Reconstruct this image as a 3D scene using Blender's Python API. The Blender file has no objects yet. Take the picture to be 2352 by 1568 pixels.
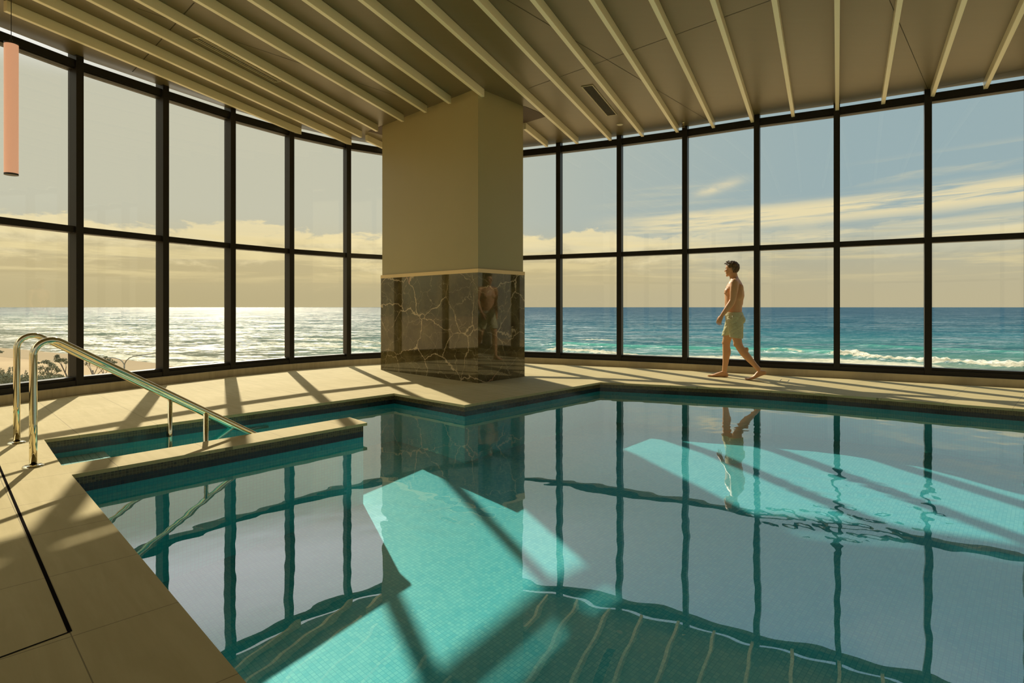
import bpy, bmesh, math, random
import numpy as np
from mathutils import Vector, Matrix
from mathutils.geometry import tessellate_polygon

random.seed(7)
SC = bpy.context.scene
COL = SC.collection
PI = math.pi

# ------------------------------------------------------------------ camera / measuring
F, CX, HY, EYE = 1345.0, 1176.0, 705.0, 1.1      # focal length in pixels of a 2352x1568 frame

def P(x, y, z=0.0):
    """point of the horizontal plane z seen at the pixel"""
    d = F * (EYE - z) / (y - HY)
    return Vector(((x - CX) / F * d, d, z))

def at(x, y, d):
    """point at depth d seen at the pixel"""
    return Vector(((x - CX) / F * d, d, EYE - (y - HY) / F * d))

cam_d = bpy.data.cameras.new('camera')
cam = bpy.data.objects.new('camera', cam_d)
COL.objects.link(cam)
cam.location = (0, 0, EYE)
cam.rotation_euler = (PI / 2, 0, 0)
cam_d.sensor_width = 36.0
cam_d.lens = F / 2352.0 * 36.0
cam_d.shift_y = -(784.0 - HY) / 2352.0
cam_d.clip_start = 0.05
cam_d.clip_end = 80000
SC.camera = cam
SC.view_settings.view_transform = 'Standard'
SC.view_settings.look = 'None'
SC.view_settings.gamma = 1.0
SC.view_settings.exposure = 0.0
SC.view_settings.use_curve_mapping = False
cy = SC.cycles
cy.use_denoising = True
cy.transparent_max_bounces = 24
cy.max_bounces = 10
cy.diffuse_bounces = 5
cy.glossy_bounces = 5
cy.sample_clamp_indirect = 6.0

# ------------------------------------------------------------------ node helpers
def srgb(r, g, b):
    f = lambda c: (c / 255 / 12.92) if c / 255 <= 0.04045 else ((c / 255 + 0.055) / 1.055) ** 2.4
    return (f(r), f(g), f(b), 1.0)

class NT:
    def __init__(s, tree):
        s.t = tree
        s.N = tree.nodes
        s.L = tree.links
    def node(s, typ, **kw):
        n = s.N.new(typ)
        for k, v in kw.items():
            setattr(n, k, v)
        return n
    def put(s, sock, v):
        if v is None:
            return
        if isinstance(v, bpy.types.NodeSocket):
            s.L.new(v, sock)
        else:
            if hasattr(sock.default_value, '__len__') and not hasattr(v, '__len__'):
                v = (v, v, v, 1.0)[:len(sock.default_value)]
            elif hasattr(sock.default_value, '__len__') and len(v) != len(sock.default_value):
                v = (tuple(v) + (1.0,))[:len(sock.default_value)]
            sock.default_value = v
    def math(s, op, a, b=None, c=None, clamp=False):
        n = s.node('ShaderNodeMath', operation=op, use_clamp=clamp)
        s.put(n.inputs[0], a); s.put(n.inputs[1], b)
        if c is not None: s.put(n.inputs[2], c)
        return n.outputs[0]
    def add(s, a, b): return s.math('ADD', a, b)
    def sub(s, a, b): return s.math('SUBTRACT', a, b)
    def mul(s, a, b): return s.math('MULTIPLY', a, b)
    def smooth(s, x, a, b):
        n = s.node('ShaderNodeMapRange', interpolation_type='SMOOTHSTEP')
        s.put(n.inputs[0], x); s.put(n.inputs[1], a); s.put(n.inputs[2], b)
        return n.outputs[0]
    def lin(s, x, a, b, c=0.0, d=1.0):
        n = s.node('ShaderNodeMapRange')
        s.put(n.inputs[0], x); s.put(n.inputs[1], a); s.put(n.inputs[2], b); s.put(n.inputs[3], c); s.put(n.inputs[4], d)
        return n.outputs[0]
    def mix(s, f, a, b, blend='MIX'):
        n = s.node('ShaderNodeMix', data_type='RGBA', blend_type=blend)
        s.put(n.inputs[0], f); s.put(n.inputs[6], a); s.put(n.inputs[7], b)
        return n.outputs[2]
    def xyz(s, v):
        n = s.node('ShaderNodeSeparateXYZ'); s.put(n.inputs[0], v)
        return n.outputs
    def vec(s, x, y, z):
        n = s.node('ShaderNodeCombineXYZ')
        s.put(n.inputs[0], x); s.put(n.inputs[1], y); s.put(n.inputs[2], z)
        return n.outputs[0]
    def noise(s, v, scale, detail=4, rough=0.5, dist=0.0, color=False):
        n = s.node('ShaderNodeTexNoise')
        s.put(n.inputs['Vector'], v); s.put(n.inputs['Scale'], scale); s.put(n.inputs['Detail'], detail)
        s.put(n.inputs['Roughness'], rough); s.put(n.inputs['Distortion'], dist)
        return n.outputs['Color'] if color else n.outputs['Fac']
    def mapping(s, v, loc=(0, 0, 0), rot=(0, 0, 0), scale=(1, 1, 1)):
        n = s.node('ShaderNodeMapping')
        s.put(n.inputs[0], v); n.inputs[1].default_value = loc; n.inputs[2].default_value = rot; n.inputs[3].default_value = scale
        return n.outputs[0]
    def coord(s, which='Object'):
        return s.node('ShaderNodeTexCoord').outputs[which]
    def bump(s, h, strength=0.3, dist=0.01, normal=None):
        n = s.node('ShaderNodeBump')
        s.put(n.inputs['Height'], h); s.put(n.inputs['Strength'], strength); s.put(n.inputs['Distance'], dist)
        if normal is not None: s.put(n.inputs['Normal'], normal)
        return n.outputs[0]

def new_mat(name):
    m = bpy.data.materials.new(name)
    m.use_nodes = True
    t = NT(m.node_tree)
    for n in list(t.N):
        t.N.remove(n)
    out = t.node('ShaderNodeOutputMaterial')
    return m, t, out

def principled(name, color, rough=0.5, metal=0.0, ior=1.5, spec=0.5, bump=None, **kw):
    m, t, out = new_mat(name)
    p = t.node('ShaderNodeBsdfPrincipled')
    c = color(t) if callable(color) else color
    t.put(p.inputs['Base Color'], c)
    r = rough(t) if callable(rough) else rough
    t.put(p.inputs['Roughness'], r)
    t.put(p.inputs['Metallic'], metal)
    t.put(p.inputs['IOR'], ior)
    t.put(p.inputs['Specular IOR Level'], spec)
    if bump is not None:
        t.put(p.inputs['Normal'], bump(t))
    for k, v in kw.items():
        t.put(p.inputs[k.replace('_', ' ')], v)
    t.L.new(p.outputs[0], out.inputs[0])
    return m

# ------------------------------------------------------------------ mesh helpers
def tag(o, label=None, cat=None, group=None, kind=None):
    if label: o['label'] = label
    if cat: o['category'] = cat
    if group: o['group'] = group
    if kind: o['kind'] = kind
    return o

def link(name, bm, mat=None, parent=None, smooth=False, mats=None, uv=False):
    me = bpy.data.meshes.new(name)
    bm.normal_update()
    bm.to_mesh(me)
    bm.free()
    for m in (mats or ([mat] if mat else [])):
        me.materials.append(m)
    if smooth:
        me.polygons.foreach_set('use_smooth', [True] * len(me.polygons))
    o = bpy.data.objects.new(name, me)
    COL.objects.link(o)
    if parent is not None:
        o.parent = parent
        o.matrix_parent_inverse = parent.matrix_basis.inverted()
    return o

def empty(name, loc=(0, 0, 0), rz=0.0):
    o = bpy.data.objects.new(name, None)
    o.empty_display_size = 0.1
    o.location = loc
    o.rotation_euler = (0, 0, rz)
    COL.objects.link(o)
    return o

def prism(bm, pts, z0, z1, mi=0):
    """vertical prism over a convex/any polygon"""
    n = len(pts)
    lo = [bm.verts.new((p[0], p[1], z0)) for p in pts]
    hi = [bm.verts.new((p[0], p[1], z1)) for p in pts]
    fs = []
    for i in range(n):
        j = (i + 1) % n
        fs.append(bm.faces.new((lo[i], lo[j], hi[j], hi[i])))
    fs.append(bm.faces.new(hi))
    fs.append(bm.faces.new(lo[::-1]))
    for f in fs: f.material_index = mi
    bmesh.ops.recalc_face_normals(bm, faces=fs)
    return fs

def box(bm, c, sx, sy, sz, rz=0.0, mi=0):
    m = Matrix.Translation(c) @ Matrix.Rotation(rz, 4, 'Z') @ Matrix.Diagonal((sx, sy, sz, 1))
    r = bmesh.ops.create_cube(bm, size=1.0, matrix=m)
    for v in r['verts']:
        for f in v.link_faces: f.material_index = mi

def tube(bm, pts, r, seg=12, cap=True, mi=0):
    """swept tube; r a number or a list"""
    pts = [Vector(p) for p in pts]
    n = len(pts)
    rs = r if hasattr(r, '__len__') else [r] * n
    prev = None
    rings = []
    for i, p in enumerate(pts):
        a = pts[max(i - 1, 0)]; b = pts[min(i + 1, n - 1)]
        t = (b - a).normalized()
        if prev is None:
            ref = Vector((0, 0, 1)) if abs(t.z) < 0.9 else Vector((1, 0, 0))
            u = t.cross(ref).normalized()
        else:
            u = (prev - t * prev.dot(t)).normalized()
        prev = u
        v = t.cross(u)
        rings.append([bm.verts.new(p + (u * math.cos(2 * PI * k / seg) + v * math.sin(2 * PI * k / seg)) * rs[i]) for k in range(seg)])
    fs = []
    for i in range(n - 1):
        for k in range(seg):
            fs.append(bm.faces.new((rings[i][k], rings[i][(k + 1) % seg], rings[i + 1][(k + 1) % seg], rings[i + 1][k])))
    if cap:
        fs.append(bm.faces.new(rings[0][::-1])); fs.append(bm.faces.new(rings[-1]))
    for f in fs: f.material_index = mi
    return fs

def lathe(bm, prof, c=(0, 0, 0), seg=32):
    c = Vector(c)
    rings = []
    for (r, z) in prof:
        if r < 1e-6:
            rings.append([bm.verts.new(c + Vector((0, 0, z)))])
        else:
            rings.append([bm.verts.new(c + Vector((r * math.cos(2 * PI * k / seg), r * math.sin(2 * PI * k / seg), z))) for k in range(seg)])
    for a, b in zip(rings, rings[1:]):
        for k in range(seg):
            k2 = (k + 1) % seg
            if len(a) == 1 and len(b) == 1: continue
            if len(a) == 1: bm.faces.new((a[0], b[k2], b[k]))
            elif len(b) == 1: bm.faces.new((a[k], a[k2], b[0]))
            else: bm.faces.new((a[k], a[k2], b[k2], b[k]))

def flat_poly(bm, loops, z, mi=0, up=True):
    """polygon with holes, triangulated"""
    vs = [Vector((p[0], p[1], 0)) for lp in loops for p in lp]
    tri = tessellate_polygon([[Vector((p[0], p[1], 0)) for p in lp] for lp in loops])
    bv = [bm.verts.new((v.x, v.y, z)) for v in vs]
    for t in tri:
        a, b, c = (vs[i] for i in t)
        area = (b - a).cross(c - a).z
        if abs(area) < 1e-9: continue
        idx = t if (area > 0) == up else t[::-1]
        try:
            bm.faces.new([bv[i] for i in idx]).material_index = mi
        except ValueError:
            pass

# ------------------------------------------------------------------ materials
UA = math.radians(47.0)                       # pool axis u
UX, UY = math.cos(UA), math.sin(UA)
UT = math.radians(45.2)                       # deck tile grid

def stone_color(base, dark, lines=True):
    def f(t):
        co = t.coord('Object')
        rot = t.mapping(co, rot=(0, 0, -UT))          # x along u, y along v
        st = t.mapping(rot, scale=(14.0, 1.6, 1.0))
        n1 = t.noise(st, 1.0, 6, 0.62, 0.5)
        n2 = t.noise(co, 1.4, 4, 0.6)
        n3 = t.noise(t.mapping(rot, scale=(60.0, 4.0, 1.0)), 1.0, 3, 0.6)
        c = t.mix(t.smooth(t.add(t.mul(n1, 0.6), t.mul(n2, 0.4)), 0.36, 0.66), dark, base)
        c = t.mix(t.mul(t.smooth(n3, 0.5, 0.75), 0.10), c, tuple(x * 0.75 for x in base[:3]) + (1,))
        if lines:
            x, y, z = t.xyz(rot)
            def ln(v, off, size):
                fr = t.math('FRACT', t.mul(t.add(v, off), 1.0 / size))
                d = t.math('ABSOLUTE', t.sub(fr, 0.5))
                return t.math('GREATER_THAN', d, 0.5 - 0.0019 / size)
            g = t.math('MAXIMUM', ln(x, LINE_U, 0.6), ln(y, LINE_V, 0.6))
            cell = t.node('ShaderNodeTexWhiteNoise')
            t.put(cell.inputs['Vector'], t.vec(t.math('FLOOR', t.mul(t.add(x, LINE_U), 1 / 0.6)), t.math('FLOOR', t.mul(t.add(y, LINE_V), 1 / 0.6)), 0.0))
            c = t.mix(t.mul(cell.outputs[0], 0.16), c, dark)
            c = t.mix(t.mul(g, 0.62), c, (0.10, 0.08, 0.05, 1))
        return c
    return f

# tile grid phases from two joints in the photograph
_c = P(160.5, 1451)
LINE_U = -(_c.x * math.cos(UT) + _c.y * math.sin(UT)) + 12.0
_j = P(316, 1272)
LINE_V = -(-_j.x * math.sin(UT) + _j.y * math.cos(UT)) + 12.0

M = {}
M['deck'] = principled('deck_travertine', stone_color((0.555, 0.450, 0.235, 1), (0.48, 0.385, 0.19, 1)), rough=0.75, spec=0.06)
M['kerb'] = principled('kerb_travertine', stone_color((0.62, 0.53, 0.36, 1), (0.50, 0.42, 0.27, 1), lines=False), rough=0.5, spec=0.3)
M['slot'] = principled('drain_slot_black', (0.012, 0.010, 0.009, 1), rough=0.9, spec=0.0)
M['frame'] = principled('bronze_black_aluminium', (0.021, 0.018, 0.014, 1), rough=0.42, metal=0.0, spec=0.22)
M['cream'] = principled('cream_batten_paint', (0.95, 0.86, 0.585, 1), rough=0.34, spec=0.6, Coat_Weight=0.5, Coat_Roughness=0.3)
M['ceil'] = principled('ceiling_bronze_board', lambda t: t.mix(t.noise(t.mapping(t.coord('Object'), rot=(0, 0, 0.5), scale=(1.2, 14, 1)), 1.0, 4, 0.6), (0.145, 0.112, 0.050, 1), (0.175, 0.136, 0.062, 1)), rough=0.36, spec=0.5, Coat_Weight=0.35, Coat_Roughness=0.35)
M['seam'] = principled('ceiling_joint', (0.05, 0.04, 0.02, 1), rough=0.7)
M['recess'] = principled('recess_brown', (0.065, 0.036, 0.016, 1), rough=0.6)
M['plaster'] = principled('column_plaster', lambda t: t.mix(t.noise(t.coord('Object'), 1.2, 3), (0.40, 0.335, 0.165, 1), (0.44, 0.37, 0.185, 1)), rough=0.42, spec=0.4)
M['wall'] = principled('wall_plaster', (0.82, 0.74, 0.56, 1), rough=0.7)
M['wall_dark'] = principled('wall_timber_panel', (0.20, 0.14, 0.08, 1), rough=0.5)
M['brass'] = principled('brass_trim', (0.70, 0.52, 0.26, 1), rough=0.35, metal=0.55)
M['steel'] = principled('polished_steel', (0.86, 0.77, 0.56, 1), rough=0.07, metal=1.0)
M['copper'] = principled('pendant_salmon', (0.80, 0.46, 0.29, 1), rough=0.35, metal=0.0, spec=0.5, Emission_Color=(0.85, 0.42, 0.25, 1), Emission_Strength=0.52)
M['black'] = principled('black_metal', (0.02, 0.018, 0.016, 1), rough=0.4)
M['white'] = principled('off_white_plastic', (0.78, 0.72, 0.55, 1), rough=0.4)
M['grille'] = principled('grille_dark', (0.045, 0.038, 0.02, 1), rough=0.5)
M['grille_frame'] = principled('grille_frame', (0.42, 0.36, 0.22, 1), rough=0.4)

def schlick(t, f0, normal=None, power=5.0):
    g = t.node('ShaderNodeNewGeometry')
    d = t.node('ShaderNodeVectorMath', operation='DOT_PRODUCT')
    t.put(d.inputs[0], g.outputs['Incoming']); t.put(d.inputs[1], normal if normal is not None else g.outputs['Normal'])
    c = t.math('ABSOLUTE', d.outputs['Value'])
    p5 = t.math('POWER', t.sub(1.0, t.math('MINIMUM', c, 1.0)), power)
    return t.add(f0, t.mul(p5, 1.0 - f0))

def glass():
    m, t, out = new_mat('window_glass')
    tr = t.node('ShaderNodeBsdfTransparent'); tr.inputs[0].default_value = (0.985, 0.985, 0.97, 1)
    gl = t.node('ShaderNodeBsdfGlossy'); gl.inputs['Roughness'].default_value = 0.0
    gl.inputs[0].default_value = (1, 1, 1, 1)
    mx = t.node('ShaderNodeMixShader')
    t.L.new(schlick(t, 0.022), mx.inputs[0]); t.L.new(tr.outputs[0], mx.inputs[1]); t.L.new(gl.outputs[0], mx.inputs[2])
    t.L.new(mx.outputs[0], out.inputs[0])
    return m
M['glass'] = glass()

def marble():
    def f(t):
        co = t.coord('Object')
        warp = t.noise(co, 2.3, 5, 0.6, color=True)
        w = t.node('ShaderNodeVectorMath', operation='MULTIPLY_ADD')
        t.put(w.inputs[0], warp); w.inputs[1].default_value = (0.36, 0.36, 0.36); t.put(w.inputs[2], co)
        wc = w.outputs[0]
        base = t.mix(t.smooth(t.noise(wc, 2.2, 7, 0.65), 0.35, 0.7), (0.068, 0.051, 0.018, 1), (0.15, 0.118, 0.048, 1))
        base = t.mix(t.smooth(t.noise(wc, 0.9, 3, 0.5), 0.5, 0.75), base, (0.10, 0.095, 0.05, 1))
        def veins(scale, width, seed, rot):
            v = t.node('ShaderNodeTexVoronoi', feature='DISTANCE_TO_EDGE')
            t.put(v.inputs['Vector'], t.mapping(wc, loc=(seed, seed * 1.7, seed * .3), rot=rot, scale=(1.0, 0.62, 1.0)))
            t.put(v.inputs['Scale'], scale)
            return t.sub(1.0, t.smooth(v.outputs['Distance'], width * 0.15, width))
        big = t.mul(veins(1.7, 0.017, 3.1, (0.5, 0.6, 0.2)), t.smooth(t.noise(co, 1.6, 3), 0.32, 0.50))
        fine = t.mul(veins(3.6, 0.014, 9.7, (0.9, 0.2, 0.7)), t.smooth(t.noise(co, 3.0, 3), 0.33, 0.48))
        hair = t.mul(veins(8.0, 0.016, 5.3, (0.3, 1.0, 0.4)), t.smooth(t.noise(co, 4.0, 3), 0.42, 0.58))
        c = t.mix(t.mul(hair, 0.30), base, (0.33, 0.27, 0.15, 1))
        c = t.mix(t.mul(fine, 0.55), c, (0.42, 0.34, 0.19, 1))
        c = t.mix(t.mul(big, 0.85), c, (0.56, 0.43, 0.25, 1))
        red = t.mul(t.smooth(t.noise(co, 2.6, 4), 0.60, 0.72), big)
        c = t.mix(t.mul(red, 0.7), c, (0.45, 0.14, 0.07, 1))
        return c
    return principled('green_brown_marble', f, rough=0.03, ior=1.56, spec=0.5)
M['marble'] = marble()

def mosaic(name, c1, c2, grout, size=0.025, rough=0.25, gap=0.0016, spec=0.5):
    def f(t):
        uv = t.coord('UV')
        b = t.node('ShaderNodeTexBrick', offset=0.0, squash=1.0)
        t.put(b.inputs['Vector'], uv)
        t.put(b.inputs['Color1'], c1); t.put(b.inputs['Color2'], c2); t.put(b.inputs['Mortar'], grout)
        t.put(b.inputs['Scale'], 1.0); t.put(b.inputs['Mortar Size'], gap); t.put(b.inputs['Mortar Smooth'], 0.2)
        t.put(b.inputs['Bias'], 0.0); t.put(b.inputs['Brick Width'], size); t.put(b.inputs['Row Height'], size)
        n = t.noise(uv, 2.5, 3, 0.6)
        return t.mix(t.mul(t.smooth(n, 0.4, 0.65), 0.25), b.outputs[0], c2)
    return principled(name, f, rough=rough, spec=spec)
M['floor_tile'] = mosaic('aqua_glass_mosaic', (0.11, 0.57, 0.62, 1), (0.24, 0.69, 0.68, 1), (0.08, 0.48, 0.55, 1), size=0.028, gap=0.0022, rough=0.5, spec=0.1)
M['wall_tile'] = mosaic('teal_wall_mosaic', (0.05, 0.70, 0.74, 1), (0.10, 0.80, 0.78, 1), (0.04, 0.58, 0.64, 1), size=0.028, gap=0.002, rough=0.4, spec=0.2)
M['band_tile'] = mosaic('bronze_waterline_mosaic', (0.030, 0.022, 0.008, 1), (0.105, 0.074, 0.024, 1), (0.16, 0.125, 0.05, 1), size=0.022, gap=0.0022, rough=0.16)
M['navy_tile'] = mosaic('navy_waterline_mosaic', (0.006, 0.013, 0.020, 1), (0.016, 0.026, 0.028, 1), (0.035, 0.035, 0.026, 1), size=0.026, gap=0.002, rough=0.14)
M['step_tile'] = mosaic('pale_step_tile', (0.66, 0.74, 0.62, 1), (0.72, 0.78, 0.66, 1), (0.32, 0.46, 0.40, 1), size=0.05, gap=0.004, rough=0.4)
M['step_nose'] = principled('step_nosing_white', (0.90, 0.90, 0.80, 1), rough=0.5)

RIPPLES = [(P(1010, 1185, -0.13), 0.50, 1.0), (P(1985, 1130, -0.13), 0.85, 1.0), (P(1900, 1205, -0.13), 0.5, 0.8), (P(1700, 985, -0.13), 0.5, 0.25)]
def water():
    m, t, out = new_mat('pool_water')
    rf = t.node('ShaderNodeBsdfRefraction'); rf.inputs['Color'].default_value = (0.79, 0.985, 0.99, 1)
    rf.inputs['IOR'].default_value = 1.02; rf.inputs['Roughness'].default_value = 0.0
    gl = t.node('ShaderNodeBsdfGlossy'); gl.inputs['Roughness'].default_value = 0.0
    mx = t.node('ShaderNodeMixShader')
    t.L.new(schlick(t, 0.02, None, 2.35), mx.inputs[0]); t.L.new(rf.outputs[0], mx.inputs[1]); t.L.new(gl.outputs[0], mx.inputs[2])
    t.L.new(mx.outputs[0], out.inputs[0])
    return m
M['water'] = water()

# ------------------------------------------------------------------ plan geometry
CEIL = 4.28
WATER = -0.13
POOL_Z = -1.35
def pool_floor_z(x, y):
    """floor sloped to stand in for refraction, so sun patches land as through water"""
    return -0.775 - 0.09 * min(max(6.9 - y, 0.0), 5.0)

def kerb_y(x):
    tab = [(0, 929), (87, 917.3), (189, 905), (400, 879.7), (516, 865.7), (665, 850.4), (804, 839.2), (873.5, 835),
           (1207, 833), (1401, 841.2), (1560, 848.85), (1763, 860), (1900, 866.5), (2000, 871.7), (2169, 880.9), (2352, 890.5)]
    for (a, b), (c, d) in zip(tab, tab[1:]):
        if a <= x <= c:
            return b + (d - b) * (x - a) / (c - a)

def vis(x):
    p = P(x, kerb_y(x)); return Vector((p.x, p.y))

NODES = [Vector(p) for p in ((-3.95, -4.05), (-4.65, -3.20), (-5.25, -2.25), (-5.72, -1.25), (-6.08, -0.18), (-6.30, 0.95), (-6.40, 2.05), (-6.38, 3.15), (-6.25, 4.25), (-6.06, 5.33))]  # unseen left bays, the rear ones added for daylight
N_LEFT = len(NODES) + 1
NODES.append(Vector((-5.79, 6.38)))
for x in (189, 386, 540, 674, 804):
    NODES.append(vis(x))
NODES += [Vector(p) for p in ((-2.16, 11.64), (-1.20, 11.93), (-0.17, 11.72))]
for x in (1280, 1420, 1571, 1737, 1922, 2133):
    NODES.append(vis(x))
NODES += [Vector(p) for p in ((7.03, 7.93), (8.00, 7.31), (8.95, 6.65), (9.86, 5.94), (10.70, 5.18), (11.2, 3.9), (11.3, 1.9), (11.2, -0.2), (10.8, -2.2), (10.0, -4.1), (8.8, -5.6), (7.0, -6.6), (5.0, -7.0), (3.0, -7.0), (1.0, -7.0), (-1.0, -6.6), (-2.6, -5.6))]  # last stretch: unseen side and back bays added to let in daylight
NN = len(NODES)

def offs(pts, d):
    """offset an open polyline outward (to its left when walking left-to-right)"""
    out = []
    for i, p in enumerate(pts):
        a = pts[max(i - 1, 0)]; b = pts[min(i + 1, len(pts) - 1)]
        t1 = (p - a).normalized() if i > 0 else (b - p).normalized()
        t2 = (b - p).normalized() if i < len(pts) - 1 else t1
        n = Vector((-(t1 + t2).y, (t1 + t2).x)).normalized()
        k = max(n.dot(Vector((-t1.y, t1.x))), 0.5)
        out.append(p + n * (d / k))
    return out

KERB_IN = NODES
KERB_OUT = offs(NODES, 0.34)
FACE_IN = offs(NODES, 0.045)           # inner faces of the mullions
GLASS_L = offs(NODES, 0.20)

BACK = []

# pool outline (deck edge), measured
q = lambda x, y: P(x, y).xy
NEAR_J = q(164.5, 1090)
NEAR_DIR = (q(566, 1568) - NEAR_J).normalized()
CH_NEAR, CH_FAR = q(141.6, 1069), q(101, 1009.3)
DIV_END_F, DIV_END_N = q(803, 957.6), q(843.5, 970.5)
POOL_FAR = [q(905, 903), q(1067, 930), q(1379, 877.5), Vector((2.34, 8.19)), Vector((3.28, 7.81)), Vector((3.985, 7.405)),
            Vector((4.53, 7.02)), Vector((4.94, 6.70)), Vector((5.516, 6.31)), Vector((6.25, 5.82)), Vector((7.1, 5.2)), Vector((8.0, 4.4))]
NEAR_END = NEAR_J + NEAR_DIR * 6.6
# the divider is a thing of its own, so the basin outline runs straight past its foot
POOL = [NEAR_J] + [CH_NEAR, CH_FAR] + POOL_FAR + [Vector((8.0, -2.2)), NEAR_END + Vector((0.6, -0.2)), NEAR_END]
OUTER = KERB_OUT + BACK

# floor -------------------------------------------------------------
bm = bmesh.new()
flat_poly(bm, [OUTER, POOL], 0.0)
def skirt(bm, loop, z0, z1, mi=0, closed=True, inward=False):
    n = len(loop)
    s = 0.0
    uvl = bm.loops.layers.uv.verify()
    for i in range(n if closed else n - 1):
        a, b = loop[i], loop[(i + 1) % n]
        d = (b - a).length
        vs = [bm.verts.new((a.x, a.y, z0)), bm.verts.new((b.x, b.y, z0)), bm.verts.new((b.x, b.y, z1)), bm.verts.new((a.x, a.y, z1))]
        if inward: vs = vs[::-1]
        f = bm.faces.new(vs)
        f.material_index = mi
        uvs = [(s, z0), (s + d, z0), (s + d, z1), (s, z1)]
        if inward: uvs = uvs[::-1]
        for l, w in zip(f.loops, uvs): l[uvl].uv = w
        s += d
skirt(bm, POOL, -0.028, 0.0, closed=True)
# the drain slot cut beside the coping: a thin black inlay flush with the stone
def inlay(bm, a, b, w, z, mi):
    d = (b - a).normalized(); n = Vector((-d.y, d.x)) * w / 2
    c = [a - n, b - n, b + n, a + n]
    bm.faces.new([bm.verts.new((p.x, p.y, z)) for p in c]).material_index = mi
S0, S1, S2 = q(-40, 981), q(160.5, 1451), q(-60, 1532)
inlay(bm, S0, S1, 0.013, 0.0012, 1)
inlay(bm, S1, S2, 0.008, 0.0012, 1)
floor_o = link('floor', bm, mats=[M['deck'], M['slot']])
tag(floor_o, 'beige travertine pool deck with large tiles and black drain slot', 'floor', kind='structure')

# kerb under the windows ---------------------------------------------
bm = bmesh.new()
for i in range(NN - 1):
    a, b, c, d = KERB_IN[i], KERB_IN[i + 1], KERB_OUT[i + 1], KERB_OUT[i]
    prism(bm, [a, b, c, d], 0.0, 0.108)
bmesh.ops.remove_doubles(bm, verts=bm.verts, dist=1e-5)
tag(link('baseboard_window', bm, M['kerb']), 'low beige stone kerb along the foot of the curved window wall', 'kerb', kind='structure')

# ceiling ---------------------------------------------------------------
bm = bmesh.new()
C_OUT = offs(NODES, 0.115)
lpc = C_OUT + BACK
flat_poly(bm, [lpc], CEIL, up=False)
skirt(bm, lpc, CEIL, CEIL + 0.16)
flat_poly(bm, [lpc], CEIL + 0.16, up=True)
def cseam(x0, y0, x1, y1, w=0.007):
    a, b = P(x0, y0, CEIL).xy, P(x1, y1, CEIL).xy
    d = (b - a).normalized(); n = Vector((-d.y, d.x)) * w / 2
    c = [a + n, b + n, b - n, a - n]
    bm.faces.new([bm.verts.new((p.x, p.y, CEIL - 0.0015)) for p in c]).material_index = 1
cseam(1130, -21, 1626, 276); cseam(1769, 1, 1213, 203); cseam(2043, 0, 2133, 209); cseam(2152, 200, 2352, 157)
cseam(446, 6, 304, 165, 0.012); cseam(316, 19, 914, 221)
bmesh.ops.recalc_face_normals(bm, faces=[f for f in bm.faces if f.material_index == 0])
tag(link('ceiling', bm, mats=[M['ceil'], M['seam']]), 'olive bronze ceiling boards above the pool', 'ceiling', kind='structure')
# roof slab edge above the glass line (the storey above)
bm = bmesh.new()
flat_poly(bm, [offs(NODES, 0.26) + BACK], CEIL + 0.45, up=False)
tag(link('ceiling_slab', bm, M['wall']), 'floor slab of the storey above the window heads', 'ceiling', kind='structure')

# windows ------------------------------------------------------------------
def seg_bar(bm, a, b, d0, d1, z0, z1, trim=0.0):
    """bar between two nodes, depth d0..d1 measured outward from the kerb face"""
    t = (b - a).normalized(); n = Vector((-t.y, t.x))
    a2, b2 = a + t * trim, b - t * trim
    prism(bm, [a2 + n * d0, b2 + n * d0, b2 + n * d1, a2 + n * d1], z0, z1)

def mullion_bm(i, w=0.088, d0=0.045, d1=0.245, z0=0.108, z1=CEIL + 0.45):
    bm = bmesh.new()
    a = NODES[max(i - 1, 0)]; b = NODES[min(i + 1, NN - 1)]
    t = (b - a).normalized(); n = Vector((-t.y, t.x)); p = NODES[i]
    def pr(w0, e0, e1):
        prism(bm, [p - t * w0 / 2 + n * e0, p + t * w0 / 2 + n * e0, p + t * w0 / 2 + n * e1, p - t * w0 / 2 + n * e1], z0, z1)
    pr(w, d0, d1 - 0.06)
    pr(w * 0.62, d1 - 0.06, d1)
    return bm

k = 0
for i in range(NN - 1):
    a, b = NODES[i], NODES[i + 1]
    t = (b - a).normalized(); n = Vector((-t.y, t.x))
    k += 1
    w = empty('window_%d' % k, (a.x, a.y, 0.108))
    tag(w, 'floor to ceiling curtain wall bay number %d of the window ring, its unseen side and back bays added for daylight, dark frames and two panes' % k, 'window', kind='structure')
    link('mullion', mullion_bm(i), M['frame'], w)
    if i == NN - 2:
        link('mullion', mullion_bm(NN - 1), M['frame'], w)
    bm = bmesh.new(); seg_bar(bm, a, b, 0.055, 0.225, 0.108, 0.175, 0.01); seg_bar(bm, a, b, 0.085, 0.225, 0.175, 0.213, 0.01)
    link('sill_rail', bm, M['frame'], w)
    bm = bmesh.new(); seg_bar(bm, a, b, 0.075, 0.225, 2.040, 2.122, 0.03); link('transom', bm, M['frame'], w)
    bm = bmesh.new(); seg_bar(bm, a, b, 0.075, 0.225, 4.125, 4.222, 0.03); seg_bar(bm, a, b, 0.095, 0.225, 4.105, 4.125, 0.03)
    link('head_rail', bm, M['frame'], w)
    for nm, z0, z1 in (('lower_pane', 0.2135, 2.0395), ('upper_pane', 2.1225, 4.1045), ('top_pane', 4.2225, CEIL + 0.44)):
        bm = bmesh.new(); seg_bar(bm, a, b, 0.186, 0.198, z0, z1, 0.036)
        link(nm, bm, M['glass'], w)

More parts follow.
